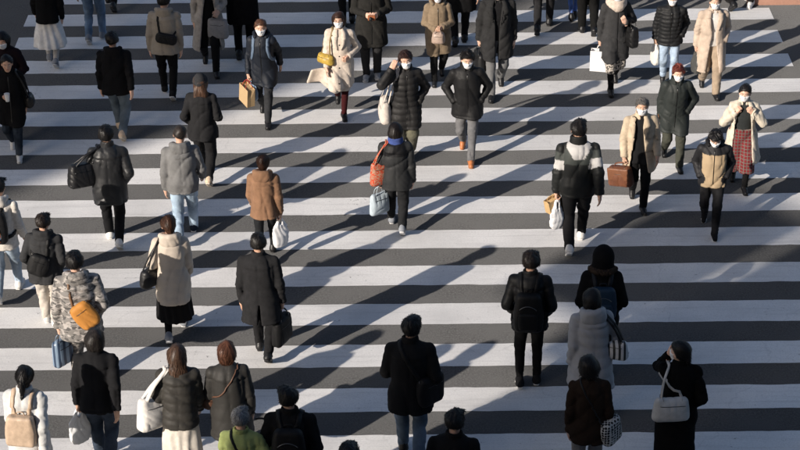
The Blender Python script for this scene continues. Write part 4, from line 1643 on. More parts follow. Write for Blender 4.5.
shoulder_bag(p, -1, 'shoulder_bag', 'small black bag at the hip of the cup-carrying woman', 'bag', (.10, .24, .20), fab((.012, .012, .013), 'leather'), z=.92, out=.02, two=False)

P('p06', 'man in black hooded jacket and blue jeans walking away in the shade, upper left', feet=(121, 136), head_px=(117, 31), stride=.52, lead='L', arms=('down', 'back'), build=1.05,
  top=jk((.010, .010, .0115), hem=.78, ease=.05, hood=1.0), bottom=tr((.085, .11, .135), 'denim', fit=.018), shoes=sh_tan)
p = P('p07', 'man in khaki padded jacket with a black pouch across his back, top left', feet=(169, 98), head_px=(165, -7), stride=.42, lead='L', arms=('down', 'down'),
  top=jk((.27, .235, .19), 'nylon', hem=.80, ease=.06, hood=1.0), bottom=tr(BLACK), shoes=sh_bw)
crossbody_bag(p, -1, 'crossbody_bag', 'flat black pouch slung across the khaki jacket', 'bag', (.27, .07, .16), fab((.014, .014, .016), 'nylon'), (.04, -.16, 1.06), roll=10, snapoff=.03)
p = P('p08', 'woman in flapping grey open coat with a grey tote, at the top left of centre', feet=(211, 68), h=1.66, g='w', yaw=186, stride=.52, lead='L', arms=('elbow', 'down'), face=True,
  hair=('long', H_BROWN), top=jk((.32, .295, .265), 'wool', hem=.40, ease=.05, flare=.04, open=(.16, .08, .05), lapel=True), inner=dict(m=fab(BLACK, 'knit')), bottom=tr(BLACK), shoes=sh_black)
hand_bag(p, -1, 'tote_bag', 'slouchy light grey tote hanging from the grey-coated arm', 'bag', (.12, .30, .32), fab((.27, .26, .255), 'cloth'), drop=.12, turn=70, off=(0, -.12, 0), sag=.03)
P('p09', 'person in long black coat half hidden behind the woman with the paper bag', feet=(245, 60), h=1.76, lod=1.6, stride=.25, arms=('pocket', 'pocket'),
  top=jk((.008, .008, .009), 'wool', hem=.62, ease=.06), bottom=tr((.009, .009, .010)), shoes=sh_black)
p = P('p10', 'masked woman in navy parka with bags in her right hand, upper left of centre', feet=(266, 118), head_px=(259, 16), g='w', yaw=176, stride=.54, lead='L', arms=('back', 'carryf'), face=True,
  hair=('tied', (.09, .042, .024)), head=(8, 3, 0), top=jk(NAVY, 'nylon', hem=.68, ease=.055, hood=1.0), bottom=tr((.045, .047, .052)), shoes=sh_black)
paper_bag(p, 1, 'brown paper carrier in the hand of the woman in navy parka', (.13, .28, .30), fab((.40, .28, .15), 'paper'), drop=.10, turn=35, tilt=-8, off=(.05, .03, 0), cord=fab((.45, .06, .04), 'cloth'))
plastic_bag(p, 1, 'small pale blue plastic bag beside the brown paper carrier', (.10, .17, .2), fab((.24, .33, .46), 'plastic'), drop=.14, turn=50, off=(-.05, -.02, -.02))
backpack(p, 'dark backpack with pale blue straps on the woman in navy parka', (.28, .13, .40), fab((.03, .04, .06), 'nylon'), strap_m=fab((.10, .14, .20), 'nylon'))


def tail(Pn, p):
    """Coat front blown out sideways, a thin sheet with a rolled edge."""
    Q = (Pn - A3((.27, .0, .66))) @ roty(math.radians(-20)).astype(np.float32)
    wv = .03 * np.sin(Q[:, 0] * 15 + 1.0)
    d = rbox(Q + np.stack([0 * wv, wv, .35 * np.abs(Q[:, 0])], 1), (0, 0, 0), (.20, .024, .12), .022)
    return d


p = P('p11', 'woman in wind-blown cream coat and dark red tights with a yellow bag', feet=(341, 114), head_px=(337, 9), g='w', yaw=182, stride=.30, lead='L', lift=.16, toe=55, gap=.04, arms=('clutch', 'fwd'), face=True, glasses=True,
  hair=('bob', (.04, .02, .014)), head=(-6, -2, 4), top=jk((.55, .475, .40), 'wool', hem=.56, ease=.05, flare=.03, lapel=True, extra=tail, wr=.022), bottom=dict(m=fab((.58, .52, .45), 'cloth'), hem=.47, flare=.0), tights=(.075, .018, .02), shoes=sh_black)
shoulder_bag(p, 1, 'shoulder_bag', 'mustard yellow leather bag under the arm of the cream coat', 'bag', (.10, .27, .17), fab((.40, .27, .05), 'leather'), z=1.0, y=.12, turn=55, out=-.05, two=False, shx=.11, strap_m=fab((.2, .14, .06), 'leather'))

p = P('p12', 'person in long dark coat standing still to hold a camera, top centre', feet=(372, 78), h=1.74, yaw=180, stride=.08, toe=0, arms=('both', 'both'), face=True, head=(0, 28, 0),
  top=jk((.034, .033, .031), 'wool', hem=.56, ease=.05), bottom=tr((.035, .035, .037)), shoes=dict(m=fab((.30, .31, .33), 'cloth'), sole=fab((.5, .5, .5), 'rubber')))
G = (p.grip[1] + p.grip[-1]) / 2 + A3((0, .05, .0))
c = Carry(p, 'camera', 'small camera in an orange case held by the person in the long dark coat', 'camera', G - A3((0, 0, .045)), 'hand-held devices')
f, l, u = softbox(G, (.055, .03, .035), None, .012, 0, 0, 0)
cb = c.part('camera_body', net(f, l, u, .006), fab((.30, .10, .04), 'leather'))
c.part('lens', tube(np.array([G + A3((.01, y, 0)) for y in (.025, .045, .06, .07)]), np.array([.027, .027, .025, .022]), 14), fab((.015, .015, .018), 'plastic'), cb)
P('p13', 'person in black behind the camera holder, only dark trousers showing', feet=(348, 25), h=1.72, lod=1.6, stride=.2, top=jk(BLACK, hem=.7), bottom=tr(BLACK), shoes=sh_black)
p = P('p14', 'masked person in long black puffer coat raising a hand to the head', head_px=(405, 47), h=1.62, g='w', yaw=182, stride=.3, lead='R', arms=('pocketw', ('face', (.12, -.03, .02))), face=True,
  hair=('short', (.04, .02, .016), 1.4), head=(0, 4, 5), top=jk((.028, .027, .027), 'nylon', hem=.60, ease=.055, puff=.016, quilt=.09), bottom=tr((.11, .105, .075), fit=.03), shoes=sh_black)
shoulder_bag(p, 1, 'tote_bag', 'plain off-white canvas tote on the shoulder of the black puffer coat', 'bag', (.12, .34, .34), fab((.52, .47, .42), 'cloth'), z=.80, y=-.03, out=.02, sag=.03)
p = P('p15', 'person in dark padded jacket with blue collar and two bags, middle of the crossing', feet=(397, 231), head_px=(399, 122), g='w', stride=.46, lead='L', arms=('carry', 'down'), build=1.08,
  hair=('ear', (.012, .009, .008), 1.3), head=(0, 12, 0), top=dict(m=fab((.045, .046, .048), 'nylon', None, 'panels'), cols=[(.024, .025, .026), (.007, .007, .008)], hem=.76, ease=.06, collarm=fab((.05, .08, .24), 'cloth'), collar_w=.02, collar_h=.06, paint=lambda Q, sl, tt: ((Q[:, 2] > 1.27) & (sl == 0)).astype(int), stretch=(.6, .6, 1.3)),
  bottom=tr((.028, .029, .031), fit=.02), shoes=sh_grey)
shoulder_bag(p, -1, 'tote_bag', 'bright red-orange printed bag under the arm below the blue collar', 'bag', (.09, .25, .36), fab((.46, .065, .028), 'plastic', (.36, .22, .15), 'leopard'), z=.98, y=-.06, turn=-62, out=-.035, hw=.009)
hand_bag(p, -1, 'carrier_bag', 'pale blue carrier bag in the left hand, under the red-orange one', 'bag', (.09, .30, .34), fab((.42, .49, .54), 'plastic'), drop=.10, turn=-55, wr=.014, off=(-.03, 0, 0), sag=.02)

p = P('p16', 'masked woman with light brown hair in olive brown coat, top centre', feet=(438, 79), head_px=(441, -5), g='w', yaw=180, stride=.42, lead='R', arms=('both', ('both', (.0, -.03, -.06))), face=True,
  hair=('long', (.16, .085, .045)), head=(0, 3, 0), top=jk((.20, .15, .10), 'wool', hem=.58, ease=.06, hood=1.15), bottom=tr(BLACK), shoes=sh_black)
hand_bag(p, -1, 'handbag', 'pinkish beige handbag held in front of the olive brown coat', 'bag', (.13, .20, .20), fab((.36, .27, .22), 'leather'), drop=.05, turn=80, taper=-.12)
P('p17', 'masked man in black parka and orange leather boots, hands in pockets', feet=(467, 155), head_px=(466, 47), yaw=178, stride=.54, lead='L', arms=('pocketw', 'pocketw'), face=True, head=(4, 10, 0),
  hair=('short', (.012, .010, .009), 1.7), top=jk((.017, .017, .018), 'nylon', hem=.72, ease=.055, collar_h=.08, collar_w=.012), bottom=tr((.13, .13, .135)), shoes=dict(m=fab((.42, .15, .055), 'leather'), sole=fab((.30, .13, .06), 'rubber')))
p = P('p18', 'man in dark grey coat and grey trousers carrying a black bag, top centre right', feet=(496, 91), h=1.76, yaw=182, stride=.5, lead='R', arms=('down', 'carry'), face=True, head=(0, 10, 0),
  top=jk((.04, .04, .041), 'wool', hem=.62, ease=.05, lapel=True, open=(.02, .03, .05)), inner=dict(m=fab((.02, .02, .022), 'knit')), bottom=tr((.13, .13, .132)), shoes=sh_black)
hand_bag(p, 1, 'handbag', 'black bag in the right hand of the man in grey trousers', 'bag', (.12, .34, .26), fab((.014, .014, .015), 'leather'), drop=.10, turn=10)
P('p19', 'tall person all in black behind the olive brown coat', feet=(460, 46), h=1.78, lod=1.6, stride=.3, lead='R', top=jk(BLACK, 'wool', hem=.60, ease=.05), bottom=tr(BLACK), shoes=sh_black)
P('p20', 'person in charcoal trousers walking away at the top edge, beside blue jeans', feet=(543, 32), h=1.74, lod=1.6, stride=.5, lead='R', yaw=-8, top=jk(CHAR, hem=.8), bottom=tr((.03, .03, .032)), shoes=sh_black)
P('p21', 'person whose bright blue jeans just reach into the top edge', feet=(573, 19), h=1.62, g='w', lod=1.6, stride=.1, gap=.03, top=jk(CREAM, hem=.8), bottom=tr((.07, .13, .34), 'denim', fit=-.005), shoes=sh_black)
P('p22', 'person in black trousers just left of the beige scarf, top edge', feet=(588, 36), h=1.70, lod=1.6, stride=.3, lead='L', yaw=4, top=jk(BLACK, hem=.78), bottom=tr((.012, .012, .012), fit=.02), shoes=sh_black)
p = P('p23', 'woman in dark grey coat with a thick beige scarf and leopard skirt', feet=(612, 87), h=1.63, g='w', yaw=183, stride=.46, lead='R', arms=('strap', 'carry'), face=True, head=(0, 8, 0),
  hair=('long', H_BROWN), top=jk((.062, .062, .064), 'wool', hem=.56, ease=.045, flare=.03), scarf=fab((.50, .42, .355), 'knit'), bottom=dict(m=fab((.45, .41, .36), 'cloth', (.03, .028, .026), 'leopard'), hem=.33, flare=.0), tights=BLACK, shoes=dict(m=fab((.014, .014, .015), 'leather'), boot=.12))
paper_bag(p, 1, 'white paper shopping bag hanging below the dark grey sleeve', (.12, .30, .33), fab((.72, .72, .72), 'paper'), drop=.09, turn=72)
hand_bag(p, -1, 'tote_bag', 'slack black bag hanging from the arm beside the beige scarf', 'bag', (.13, .30, .34), fab((.012, .012, .013), 'leather'), drop=.09, turn=20, off=(-.14, -.06, -.06), sag=.03)
p = P('p24', 'masked person in black quilted down jacket and light jeans, top right', feet=(667, 84), head_px=(669, -12), yaw=180, stride=.25, lead='L', arms=('pocket', 'carry'), face=True, head=(0, 2, 0),
  top=jk((.020, .021, .023), 'nylon', hem=.78, ease=.05, puff=.018, quilt=.07), bottom=tr((.26, .33, .42), 'denim'), shoes=sh_black)
plastic_bag(p, 1, 'crumpled white plastic bag next to the quilted down jacket', (.13, .24, .26), fab((.62, .60, .56), 'plastic'), drop=.12, turn=20)
p = P('p25', 'masked man in long beige coat and beige trousers, top right', feet=(708, 91), head_px=(711, -9), yaw=180, stride=.46, lead='L', arms=('pocket', 'carry'), face=True, head=(0, 0, 0),
  hair=('short', H_GREY), top=jk((.44, .355, .285), 'cloth', hem=.44, ease=.05, flare=.02, lapel=True, open=(.10, .03, .05)), inner=dict(m=fab((.6, .58, .55), 'cloth')), bottom=tr((.31, .24, .175), fit=.022), shoes=sh_black)
plastic_bag(p, 1, 'dark grey carrier bag in the hand of the man in beige', (.12, .22, .26), fab((.10, .10, .095), 'plastic'), drop=.12, turn=20)
p = P('p26', 'red-haired masked person in dark green padded coat with an umbrella', feet=(671, 162), head_px=(672, 61), g='w', yaw=178, stride=.52, lead='L', arms=('pocketw', 'down'), face=True, head=(6, 5, 0),
  hair=('short', H_RED, 1.5), top=jk((.038, .045, .043), 'nylon', hem=.64, ease=.07, flare=.03, collar_h=.07, collar_w=.015, sleeve=.01), bottom=tr((.085, .088, .07), fit=.018), shoes=sh_black)
G = p.grip[1]
c = Carry(p, 'umbrella', 'furled dark umbrella hanging beside the green padded coat', 'umbrella', G + A3((0.03, -.02, -.62)), 'umbrellas')
c.part('canopy', tube(np.array([G + A3((.03, -.02, z)) for z in (-.57, -.5, -.3, -.12, -.06)]), np.array([.01, .026, .034, .022, .01]), 10), fab((.02, .021, .024), 'nylon'))
c.part('shaft', tube(np.array([G + A3((.03, -.02, z)) for z in (-.63, -.3, .04)]), .006, 8), fab((.4, .4, .4), 'metal'))
c.part('handle', tube(spline([G + A3(v) for v in ((.03, -.02, .03), (.03, -.02, .09), (.03, .02, .12), (.03, .06, .10), (.03, .06, .06))], 4), .011, 8), fab((.12, .06, .03), 'leather'))
p = P('p27', 'grey-haired masked man in open beige raincoat with a brown leather bag', feet=(637, 203), head_px=(628, 94), yaw=176, stride=.46, lead='L', arms=('fwd', 'carryf'), face=True, head=(-6, 2, 0), gap=.05,
  hair=('short', (.15, .14, .13), .8), top=jk((.46, .375, .275), 'cloth', hem=.64, ease=.05, flare=.03, lapel=True, open=(.13, .07, .05, .04)), inner=dict(m=fab((.02, .02, .022), 'cloth'), hem=.74), bottom=tr((.013, .013, .014)), shoes=sh_black)
b = hand_bag(p, 1, 'satchel', 'worn brown leather satchel carried by the man in the raincoat', 'bag', (.15, .34, .30), fab((.13, .05, .026), 'leather'), drop=.06, turn=60, tilt=8, off=(.06, .02, 0), nh=1, hw=.012,
  extra=lambda b, body, c, R, s: b.part('flap', net(*softbox(c + R @ A3((s[0] * 1.02, 0, s[2] * .35)), (.018, s[1] * .95, s[2] * .62), R, .012, .004, 0, .004, 5), .010), fab((.16, .065, .032), 'leather'), body))
P('p28', 'masked woman in cream coat with red plaid trousers, hands raised to her collar', feet=(738, 185), head_px=(741, 82), g='w', yaw=178, stride=.40, lead='L', arms=('collar', 'collar'), face=True, head=(-8, 4, 0),
  hair=('bun', H_BLACK, 1.2), top=jk((.56, .50, .41), 'wool', hem=.50, ease=.065, flare=.05, aline=.2, open=(.16, .12, .09), lapel=True, wr=.022), inner=dict(m=fab((.05, .055, .055), 'knit')),
  bottom=dict(m=fab((.17, .024, .026), 'cloth', (.025, .018, .022), 'plaid'), fit=.05, cuff=.27, bell=.05), tights=BLACK, shoes=dict(m=fab((.016, .015, .016), 'leather'), boot=.10))
P('p29', 'man in tan and black jacket looking down as he walks towards the viewer', feet=(709, 228), head_px=(716, 128), yaw=176, stride=.52, lead='L', arms=('pocket', 'pocket'), face=True, head=(0, 30, 0),
  hair=('short', H_BLACK, 1.6), top=dict(m=fab((.016, .016, .018), 'nylon', None, 'panels'), cols=[(.016, .016, .018), (.40, .30, .19)], hem=.80, ease=.05, hood=1.0, hoodm=fab((.016, .016, .018), 'nylon'), paint=lambda Q, sl, tt: ((sl == 0) & (Q[:, 2] < 1.33) & (np.abs(Q[:, 0]) < .17)).astype(int)), bottom=tr((.018, .018, .02), 'denim'), shoes=sh_bw)


def paint30(Q, sl, tt):
    m = np.zeros(len(Q), int)
    m[(sl == 0) & (Q[:, 2] > 1.22)] = 2
    m[(sl == 0) & (Q[:, 2] > 1.29) & (np.abs(Q[:, 0]) < .02 + (Q[:, 2] - 1.24) * .75)] = 1
    m[(sl != 0) & (tt > .12) & (tt < .5)] = 2
    m[(sl != 0) & (tt > .45) & (tt < .82)] = 1
    return m


p = P('p30', 'man in black and white colour-block jacket carrying snack bags, walking away', feet=(575, 250), head_px=(578, 120), stride=.52, lead='R', arms=('carry', 'back'), head=(-6, 8, 0),
  top=dict(m=fab((.014, .015, .015), 'nylon', None, 'panels'), cols=[(.014, .015, .015), (.45, .44, .43), (.05, .056, .052)], collarm=fab((.014, .015, .015), 'nylon'), hem=.80, ease=.052, rib=True, sleeve=.004, collar_h=.075, collar_w=.014, paint=paint30, yoke=0), bottom=tr((.018, .018, .02), fit=.018), shoes=sh_white)
paper_bag(p, -1, 'small tan paper bag held above a white one, beside the colour-block jacket', (.10, .19, .17), fab((.46, .31, .15), 'paper'), drop=.04, turn=-50, tilt=14, off=(-.05, .03, .02))
plastic_bag(p, -1, 'thin white plastic bag dangling below the small tan paper bag', (.09, .17, .20), k_white, drop=.17, turn=-60, off=(0, -.03, -.02))

P('p31', 'woman in dark jacket and grey beanie with long brown hair, walking away', feet=(206, 182), head_px=(202, 74), g='w', stride=.50, lead='L', arms=('pocket', 'elbow'),
  hair=('long', (.085, .045, .028)), hat=fab((.05, .051, .055), 'knit'), top=jk((.026, .026, .028), 'cloth', hem=.76, ease=.06), bottom=tr((.022, .022, .024), fit=.018), shoes=sh_tan)
p = P('p32', 'man in black leather jacket with a large black tote on his shoulder', feet=(115, 246), head_px=(112, 126), stride=.42, lead='L', arms=('elbow', 'pocket'), build=1.03,
  hair=('short', H_BLACK), top=jk((.028, .029, .031), 'leather', hem=.70, ease=.05, collar_h=.06, flare=.0), bottom=tr((.016, .016, .018), fit=.014), shoes=sh_white)
shoulder_bag(p, -1, 'tote_bag', 'large glossy black leather tote beside the leather jacket', 'bag', (.16, .38, .32), fab((.016, .016, .018), 'leather'), z=1.10, y=-.07, turn=-62, out=.0, sag=.02, wr=.012)
P('p33', 'man with cropped hair in grey hooded jacket and light jeans, walking away', feet=(187, 241), head_px=(177, 125), stride=.52, lead='R', arms=('down', ('fwd', (.04, 0, .03))),
  hair=('crop', (.035, .028, .024), .3), top=jk((.15, .15, .15), 'cloth', hem=.80, ease=.055, rib=True, hood=1.05), bottom=tr((.27, .35, .44), 'denim', fit=.018), shoes=dict(m=fab((.02, .03, .055), 'cloth'), sole=fab((.6, .6, .6), 'rubber')))
p = P('p34', 'woman in brown hooded jacket and slim dark trousers, hair in a bun', feet=(267, 261), head_px=(261, 157), g='w', stride=.52, lead='R', arms=('fwd', 'carry'),
  hair=('bun', (.04, .018, .011)), top=jk((.205, .115, .068), 'cloth', hem=.80, ease=.065, hood=1.15, flare=.025, wr=.02), bottom=tr((.028, .03, .034), fit=.0), shoes=sh_black)
plastic_bag(p, 1, 'white plastic shopping bag swinging beside the brown jacket', (.13, .25, .30), k_white, drop=.15, turn=-55)
p = P('p35', 'youth in white hooded top and light jeans with a printed backpack, left edge', feet=(9, 299), head_px=(5, 178), stride=.50, lead='R', arms=('back', 'fwd'),
  hair=('short', H_BLACK), top=jk((.58, .545, .50), 'knit', hem=.82, ease=.045, hood=1.1), bottom=tr((.25, .31, .38), 'denim', fit=.014), shoes=sh_white)
backpack(p, 'black backpack with colourful printed patches on the white top', (.29, .13, .42), fab((.016, .016, .018), 'nylon'), pocket_m=fab((.02, .02, .02), 'nylon', (.5, .3, .2), 'print'), z=1.15)
p = P('p36', 'person in charcoal jacket and pale trousers with a black sling bag, left', feet=(52, 327), head_px=(48, 217), stride=.28, lead='L', arms=('pocket', 'pocket'),
  hair=('short', (.02, .014, .011)), top=jk((.052, .053, .056), 'cloth', hem=.76, ease=.055, hood=1.0), bottom=tr((.50, .46, .41), fit=.03), shoes=sh_white)
crossbody_bag(p, 1, 'sling_bag', 'black sling bag across the charcoal jacket with pale trousers', 'bag', (.22, .11, .30), fab((.018, .018, .019), 'nylon'), (-.04, -.18, 1.06), roll=18, snapoff=.045, hw=.022)
camo = fab((.34, .315, .295), 'nylon', (.18, .17, .16), 'camo')
p = P('p37', 'person in grey camouflage padded jacket and trousers with an orange sling bag', head_px=(74, 253), h=1.66, stride=.40, lead='R', arms=('carry', 'pocket'), build=1.04,
  hair=('short', H_BLACK), top=dict(m=camo, hem=.72, ease=.065, hood=1.15, puff=.012, quilt=.10), bottom=dict(m=fab((.30, .275, .25), 'cloth', (.16, .15, .14), 'camo'), fit=.02), shoes=sh_black)
crossbody_bag(p, -1, 'sling_bag', 'orange sling bag worn across the camouflage jacket', 'bag', (.20, .10, .32), fab((.46, .20, .045), 'nylon'), (.06, -.19, 1.04), roll=-32, snapoff=.045, strap_m=fab((.16, .09, .05), 'leather'), hw=.012)
hand_bag(p, -1, 'carrier_bag', 'blue and navy carrier bag held below the camouflage sleeve', 'bag', (.10, .27, .34), fab((.20, .27, .36), 'plastic', (.03, .05, .09), 'stripe'), drop=.07, turn=-40, wr=.012)
p = P('p38', 'woman with dark bob in black jacket and dark jeans, lower left', head_px=(92, 330), h=1.64, g='w', stride=.40, lead='L', arms=('carry', 'back'), build=1.06,
  hair=('bob', (.02, .016, .014)), top=jk((.019, .019, .021), 'cloth', hem=.80, ease=.055), bottom=tr((.05, .07, .105), 'denim', fit=.022), shoes=sh_black)
plastic_bag(p, -1, 'white plastic bag on the left of the black jacket and dark jeans', (.11, .24, .28), fab((.66, .67, .68), 'plastic'), drop=.13, turn=-50, off=(-.02, 0, 0))
p = P('p39', 'woman in long cream quilted coat over a black skirt, walking away', feet=(177, 337), head_px=(171, 216), g='w', stride=.50, lead='R', arms=('elbow', 'fwd'),
  hair=('tied', (.06, .028, .016)), top=jk((.50, .435, .365), 'nylon', hem=.60, ease=.05, flare=.01, hood=1.1, puff=.006, quilt=.12, noseam=True), bottom=dict(m=fab((.012, .012, .013)), hem=.30, flare=.05), tights=(.015, .015, .016), shoes=sh_grey)
shoulder_bag(p, -1, 'handbag', 'black leather handbag hanging from the cream quilted shoulder', 'bag', (.13, .28, .24), fab((.018, .018, .02), 'leather'), z=.93, y=-.03, turn=-35, hw=.010, wr=.012)
p = P('p40', 'man in long black coat with rear vent carrying a black briefcase', feet=(264, 359), head_px=(254, 235), stride=.40, lead='L', arms=('down', 'carry'), build=1.04,
  hair=('short', (.015, .013, .012)), top=jk((.032, .032, .034), 'wool', hem=.62, ease=.05, flare=.02, split=True), bottom=tr((.022, .022, .024), fit=.016), shoes=sh_black)
hand_bag(p, 1, 'briefcase', 'soft black briefcase in the right hand of the long black coat', 'bag', (.12, .34, .36), fab((.013, .013, .014), 'nylon'), drop=.12, turn=-22, hw=.011)
p = P('p41', 'woman with black ponytail in a pale jacket, bottom left corner', head_px=(20, 367), h=1.62, g='w', stride=.3, arms=('fwd', 'back'),
  hair=('pony', H_BLACK), top=jk((.53, .53, .52), 'cloth', hem=.62, ease=.065), bottom=tr((.36, .40, .45), 'denim'), shoes=sh_white)
backpack(p, 'beige flat-fronted backpack below the black ponytail', (.28, .12, .34), fab((.46, .345, .25), 'leather'), z=1.10, pocket=False, rad=.03, wr=.002)
p = P('p42', 'woman with long chestnut hair in grey-brown down vest and cream skirt', head_px=(175, 347), h=1.60, g='w', stride=.28, lead='L', arms=('elbow', 'fwd'),
  hair=('long', (.075, .042, .027)), top=jk((.058, .054, .048), 'nylon', hem=.80, ease=.07, puff=.014, quilt=.10), bottom=dict(m=fab((.56, .52, .46), 'cloth'), hem=.22, flare=.05, npl=9), tights=BLACK, shoes=sh_black)
shoulder_bag(p, -1, 'tote_bag', 'big white cloth tote on the shoulder beside chestnut hair', 'bag', (.15, .36, .38), fab((.68, .65, .61), 'cloth'), z=.96, y=-.03, turn=-50, wr=.016, sag=.03, hw=.022)
p = P('p43', 'woman with short reddish brown bob in dark quilted coat, bottom left of centre', head_px=(227, 342), h=1.60, g='w', stride=.28, lead='R', arms=('cross', 'down'), build=1.06,
  hair=('bob', (.085, .035, .02)), top=jk((.047, .045, .042), 'nylon', hem=.62, ease=.055, flare=.03, puff=.004, quilt=.14, collar=False, wr=.02), bottom=tr((.45, .40, .34), fit=.02), shoes=sh_black)
crossbody_bag(p, 1, 'crossbody_bag', 'small brown bag on a thin strap across the dark quilted coat', 'bag', (.12, .08, .16), fab((.11, .055, .035), 'leather'), (-.22, .03, .98), hw=.007)
p = P('p44', 'grey-haired person in lime green jacket holding a stick, bottom edge', head_px=(239, 409), h=1.52, g='w', stride=.25, arms=('down', ('hold', (.20, -.12, .10))), build=1.08,
  hair=('short', (.20, .20, .20)), top=jk((.30, .345, .13), 'cloth', hem=.80, ease=.055, hood=False, collar_h=.04), bottom=tr(CHAR), shoes=sh_black)
crossbody_bag(p, -1, 'crossbody_bag', 'black pouch on a dark strap across the lime green jacket', 'bag', (.16, .08, .18), fab((.015, .015, .016), 'nylon'), (.22, .02, .95), hw=.014)
G = p.grip[1]
c = Carry(p, 'walking_stick', 'slim silver stick with a bent handle above the lime green sleeve', 'stick', G - A3((0, 0, .85)), 'sticks')
c.part('shaft', tube(np.array([G + A3((0, 0, z)) for z in (-.85, -.3, .1, .23)]), .008, 8), fab((.55, .54, .52), 'metal'))
c.part('handle', tube(spline([G + A3(v) for v in ((0, 0, .225), (-.012, 0, .25), (-.06, 0, .255), (-.11, 0, .245))], 4), .011, 8), fab((.02, .02, .02), 'rubber'))
p = P('p45', 'person in black jacket turning the head left, bottom edge left of centre', head_px=(288, 388), h=1.70, stride=.35, lead='L', arms=('pocket', 'pocket'), head=(38, 10, 0), yaw=8,
  hair=('short', H_BLACK), top=jk((.013, .013, .014), 'cloth', hem=.78, ease=.055), bottom=tr(BLACK), shoes=sh_black)
backpack(p, 'black backpack on the person turning left at the bottom edge', (.28, .13, .42), fab((.012, .012, .013), 'nylon'))
P('p46', 'person of whom only the dark crown shows at the bottom edge, left of centre', head_px=(347, 446), h=1.70, lod=1.6, stride=.3, hair=('short', H_BLACK), top=jk(BLACK), bottom=tr(BLACK), shoes=sh_black)
p = P('p47', 'man in black jacket and washed jeans with a messenger bag, bottom centre', head_px=(410, 318), h=1.74, stride=.40, lead='L', arms=('both', 'pocket'), build=1.0,
  hair=('short', (.009, .008, .008)), top=jk((.016, .016, .017), 'cloth', hem=.72, ease=.055, collar_h=.06), bottom=tr((.09, .125, .17), 'denim', fit=.016), shoes=sh_black)
crossbody_bag(p, -1, 'messenger_bag', 'black messenger bag at the right hip above washed jeans', 'bag', (.30, .13, .32), fab((.011, .011, .012), 'nylon'), (.20, -.06, .96), turn=50, hw=.022)
P('p48', 'dark-haired person in black just entering at the bottom edge, right of the washed jeans', head_px=(453, 411), h=1.66, lod=1.6, stride=.3, arms=('pocket', 'pocket'), hair=('short', H_BLACK, 1.4), top=jk((.011, .011, .012), 'cloth', ease=.05), bottom=tr(BLACK), shoes=sh_black)
p = P('p49', 'man in black down jacket and slim black trousers standing with white-soled trainers', feet=(528, 385), head_px=(537, 252), stride=.10, lead='R', gap=.10, toe=6, arms=('pocket', 'pocket'), build=.98,
  hair=('short', (.02, .014, .011), 1.5), head=(-8, 8, 0), top=jk((.012, .012, .013), 'nylon', hem=.80, ease=.05, puff=.010, quilt=.12, sleeve=.0), bottom=tr((.011, .011, .012), fit=.004), shoes=sh_bw)
backpack(p, 'black backpack hanging low on the black down jacket', (.28, .15, .46), fab((.010, .010, .011), 'nylon'), z=1.08)
p = P('p50', 'person in black fur-trimmed coat with the hood up, right of centre', head_px=(603, 249), h=1.64, g='w', stride=.25, arms=('pocket', 'pocket'),
  hair=None, hood_up=fab((.010, .010, .011), 'wool'), top=jk((.011, .011, .012), 'wool', hem=.52, ease=.06, hood=.8, fur=(.07, .05, .038)), bottom=tr(BLACK), shoes=sh_black)
backpack(p, 'dark blue backpack below the fur-trimmed hood', (.27, .13, .38), fab((.018, .045, .085), 'nylon'), z=1.14, strap_m=fab((.015, .02, .03), 'nylon'))
p = P('p51', 'person in light grey padded coat seen from behind, between fur hood and brown jacket', head_px=(594, 289), h=1.62, g='w', stride=.28, arms=('down', 'elbow'), build=1.05,
  hair=('bob', H_BLACK), top=jk((.30, .305, .32), 'nylon', hem=.54, ease=.07, flare=.04, puff=.010, quilt=.12, hood=1.25), bottom=tr(BLACK), shoes=sh_black)
shoulder_bag(p, 1, 'handbag', 'shiny silver and black striped bag against the light grey coat', 'bag', (.11, .26, .24), fab((.50, .51, .53), 'plastic', (.02, .02, .022), 'stripe'), z=1.00, y=-.09, turn=60, out=-.02, strap_m=fab(BLACK, 'leather'), hw=.018)
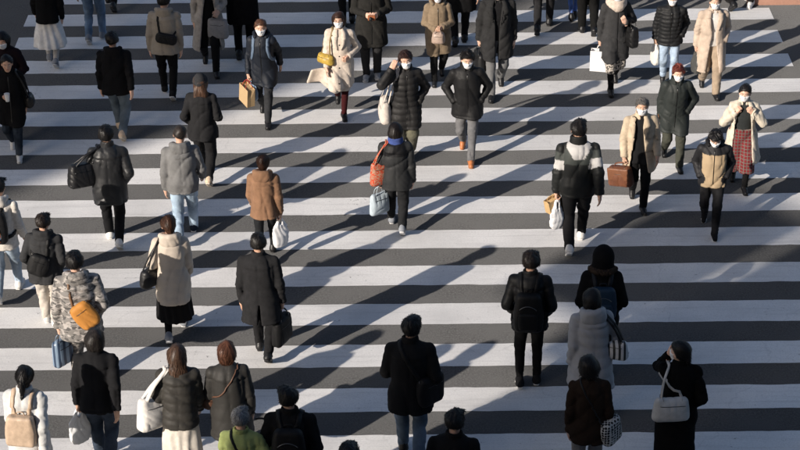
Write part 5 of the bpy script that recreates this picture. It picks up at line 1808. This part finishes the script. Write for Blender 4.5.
hand_bag(p, 1, 'tote_bag', 'dark brown tote hanging behind the silver striped bag', 'bag', (.14, .32, .32), fab((.035, .022, .015), 'leather'), drop=.16, turn=60, off=(.02, -.1, .05))
p = P('p52', 'person in dark brown jacket with a checked bag, bottom edge right of centre', head_px=(592, 356), h=1.62, g='w', stride=.28, arms=('down', 'down'), build=.98,
  hair=('ear', (.012, .009, .008), 1.3), top=jk((.045, .028, .019), 'wool', hem=.74, ease=.045, collar=False), bottom=tr((.22, .21, .2)), shoes=sh_black)
crossbody_bag(p, -1, 'crossbody_bag', 'black and white checked pouch bag at the brown jacket hip', 'bag', (.24, .12, .30), fab((.50, .49, .47), 'cloth', (.02, .02, .021), 'check'), (.23, -.05, .86), turn=50, roll=-12, hw=.008, strap_m=fab(BLACK, 'leather'), rad=.05)
p = P('p53', 'woman in long black coat raising a hand to her face, bottom right', head_px=(682, 342), h=1.64, g='w', stride=.18, toe=8, arms=('face', 'pocket'), head=(48, 4, 0),
  hair=('tied', H_BLACK), face=True, top=jk((.008, .008, .0085), 'wool', hem=.22, ease=.055, flare=.02, aline=.06), bottom=tr((.35, .34, .33), fit=-.004), shoes=sh_black)
shoulder_bag(p, -1, 'tote_bag', 'white canvas tote with dark straps on the long black coat', 'bag', (.11, .36, .27), fab((.46, .46, .45), 'cloth'), z=1.03, y=-.20, turn=-82, out=-.17, hw=.014, two=False, sag=.02, strap_m=fab((.40, .40, .39), 'cloth'),
  extra=lambda b, body, c, R, s: [b.part('trim_strap', ribbon(np.array([c + R @ A3((-(s[0] + .024), y, z)) for z in np.linspace(s[2] * .95, -s[2] * .95, 6)]), .014, .004, normal=R @ A3((1, 0, 0))), fab((.03, .03, .032), 'cloth'), body) for y in (-s[1] * .5, s[1] * .5)])
P('p54', 'person in white trainers stepping in at the top right corner', feet=(750, 2), h=1.70, yaw=150, lod=1.6, stride=.3, lead='L', top=jk(CHAR), bottom=tr(BLACK), shoes=sh_white)
P('p55', 'person in dark clothes just behind the beige coat at the top right', feet=(731, 8), h=1.70, yaw=20, lod=1.6, stride=.45, top=jk(BLACK), bottom=tr(BLACK), shoes=sh_black)
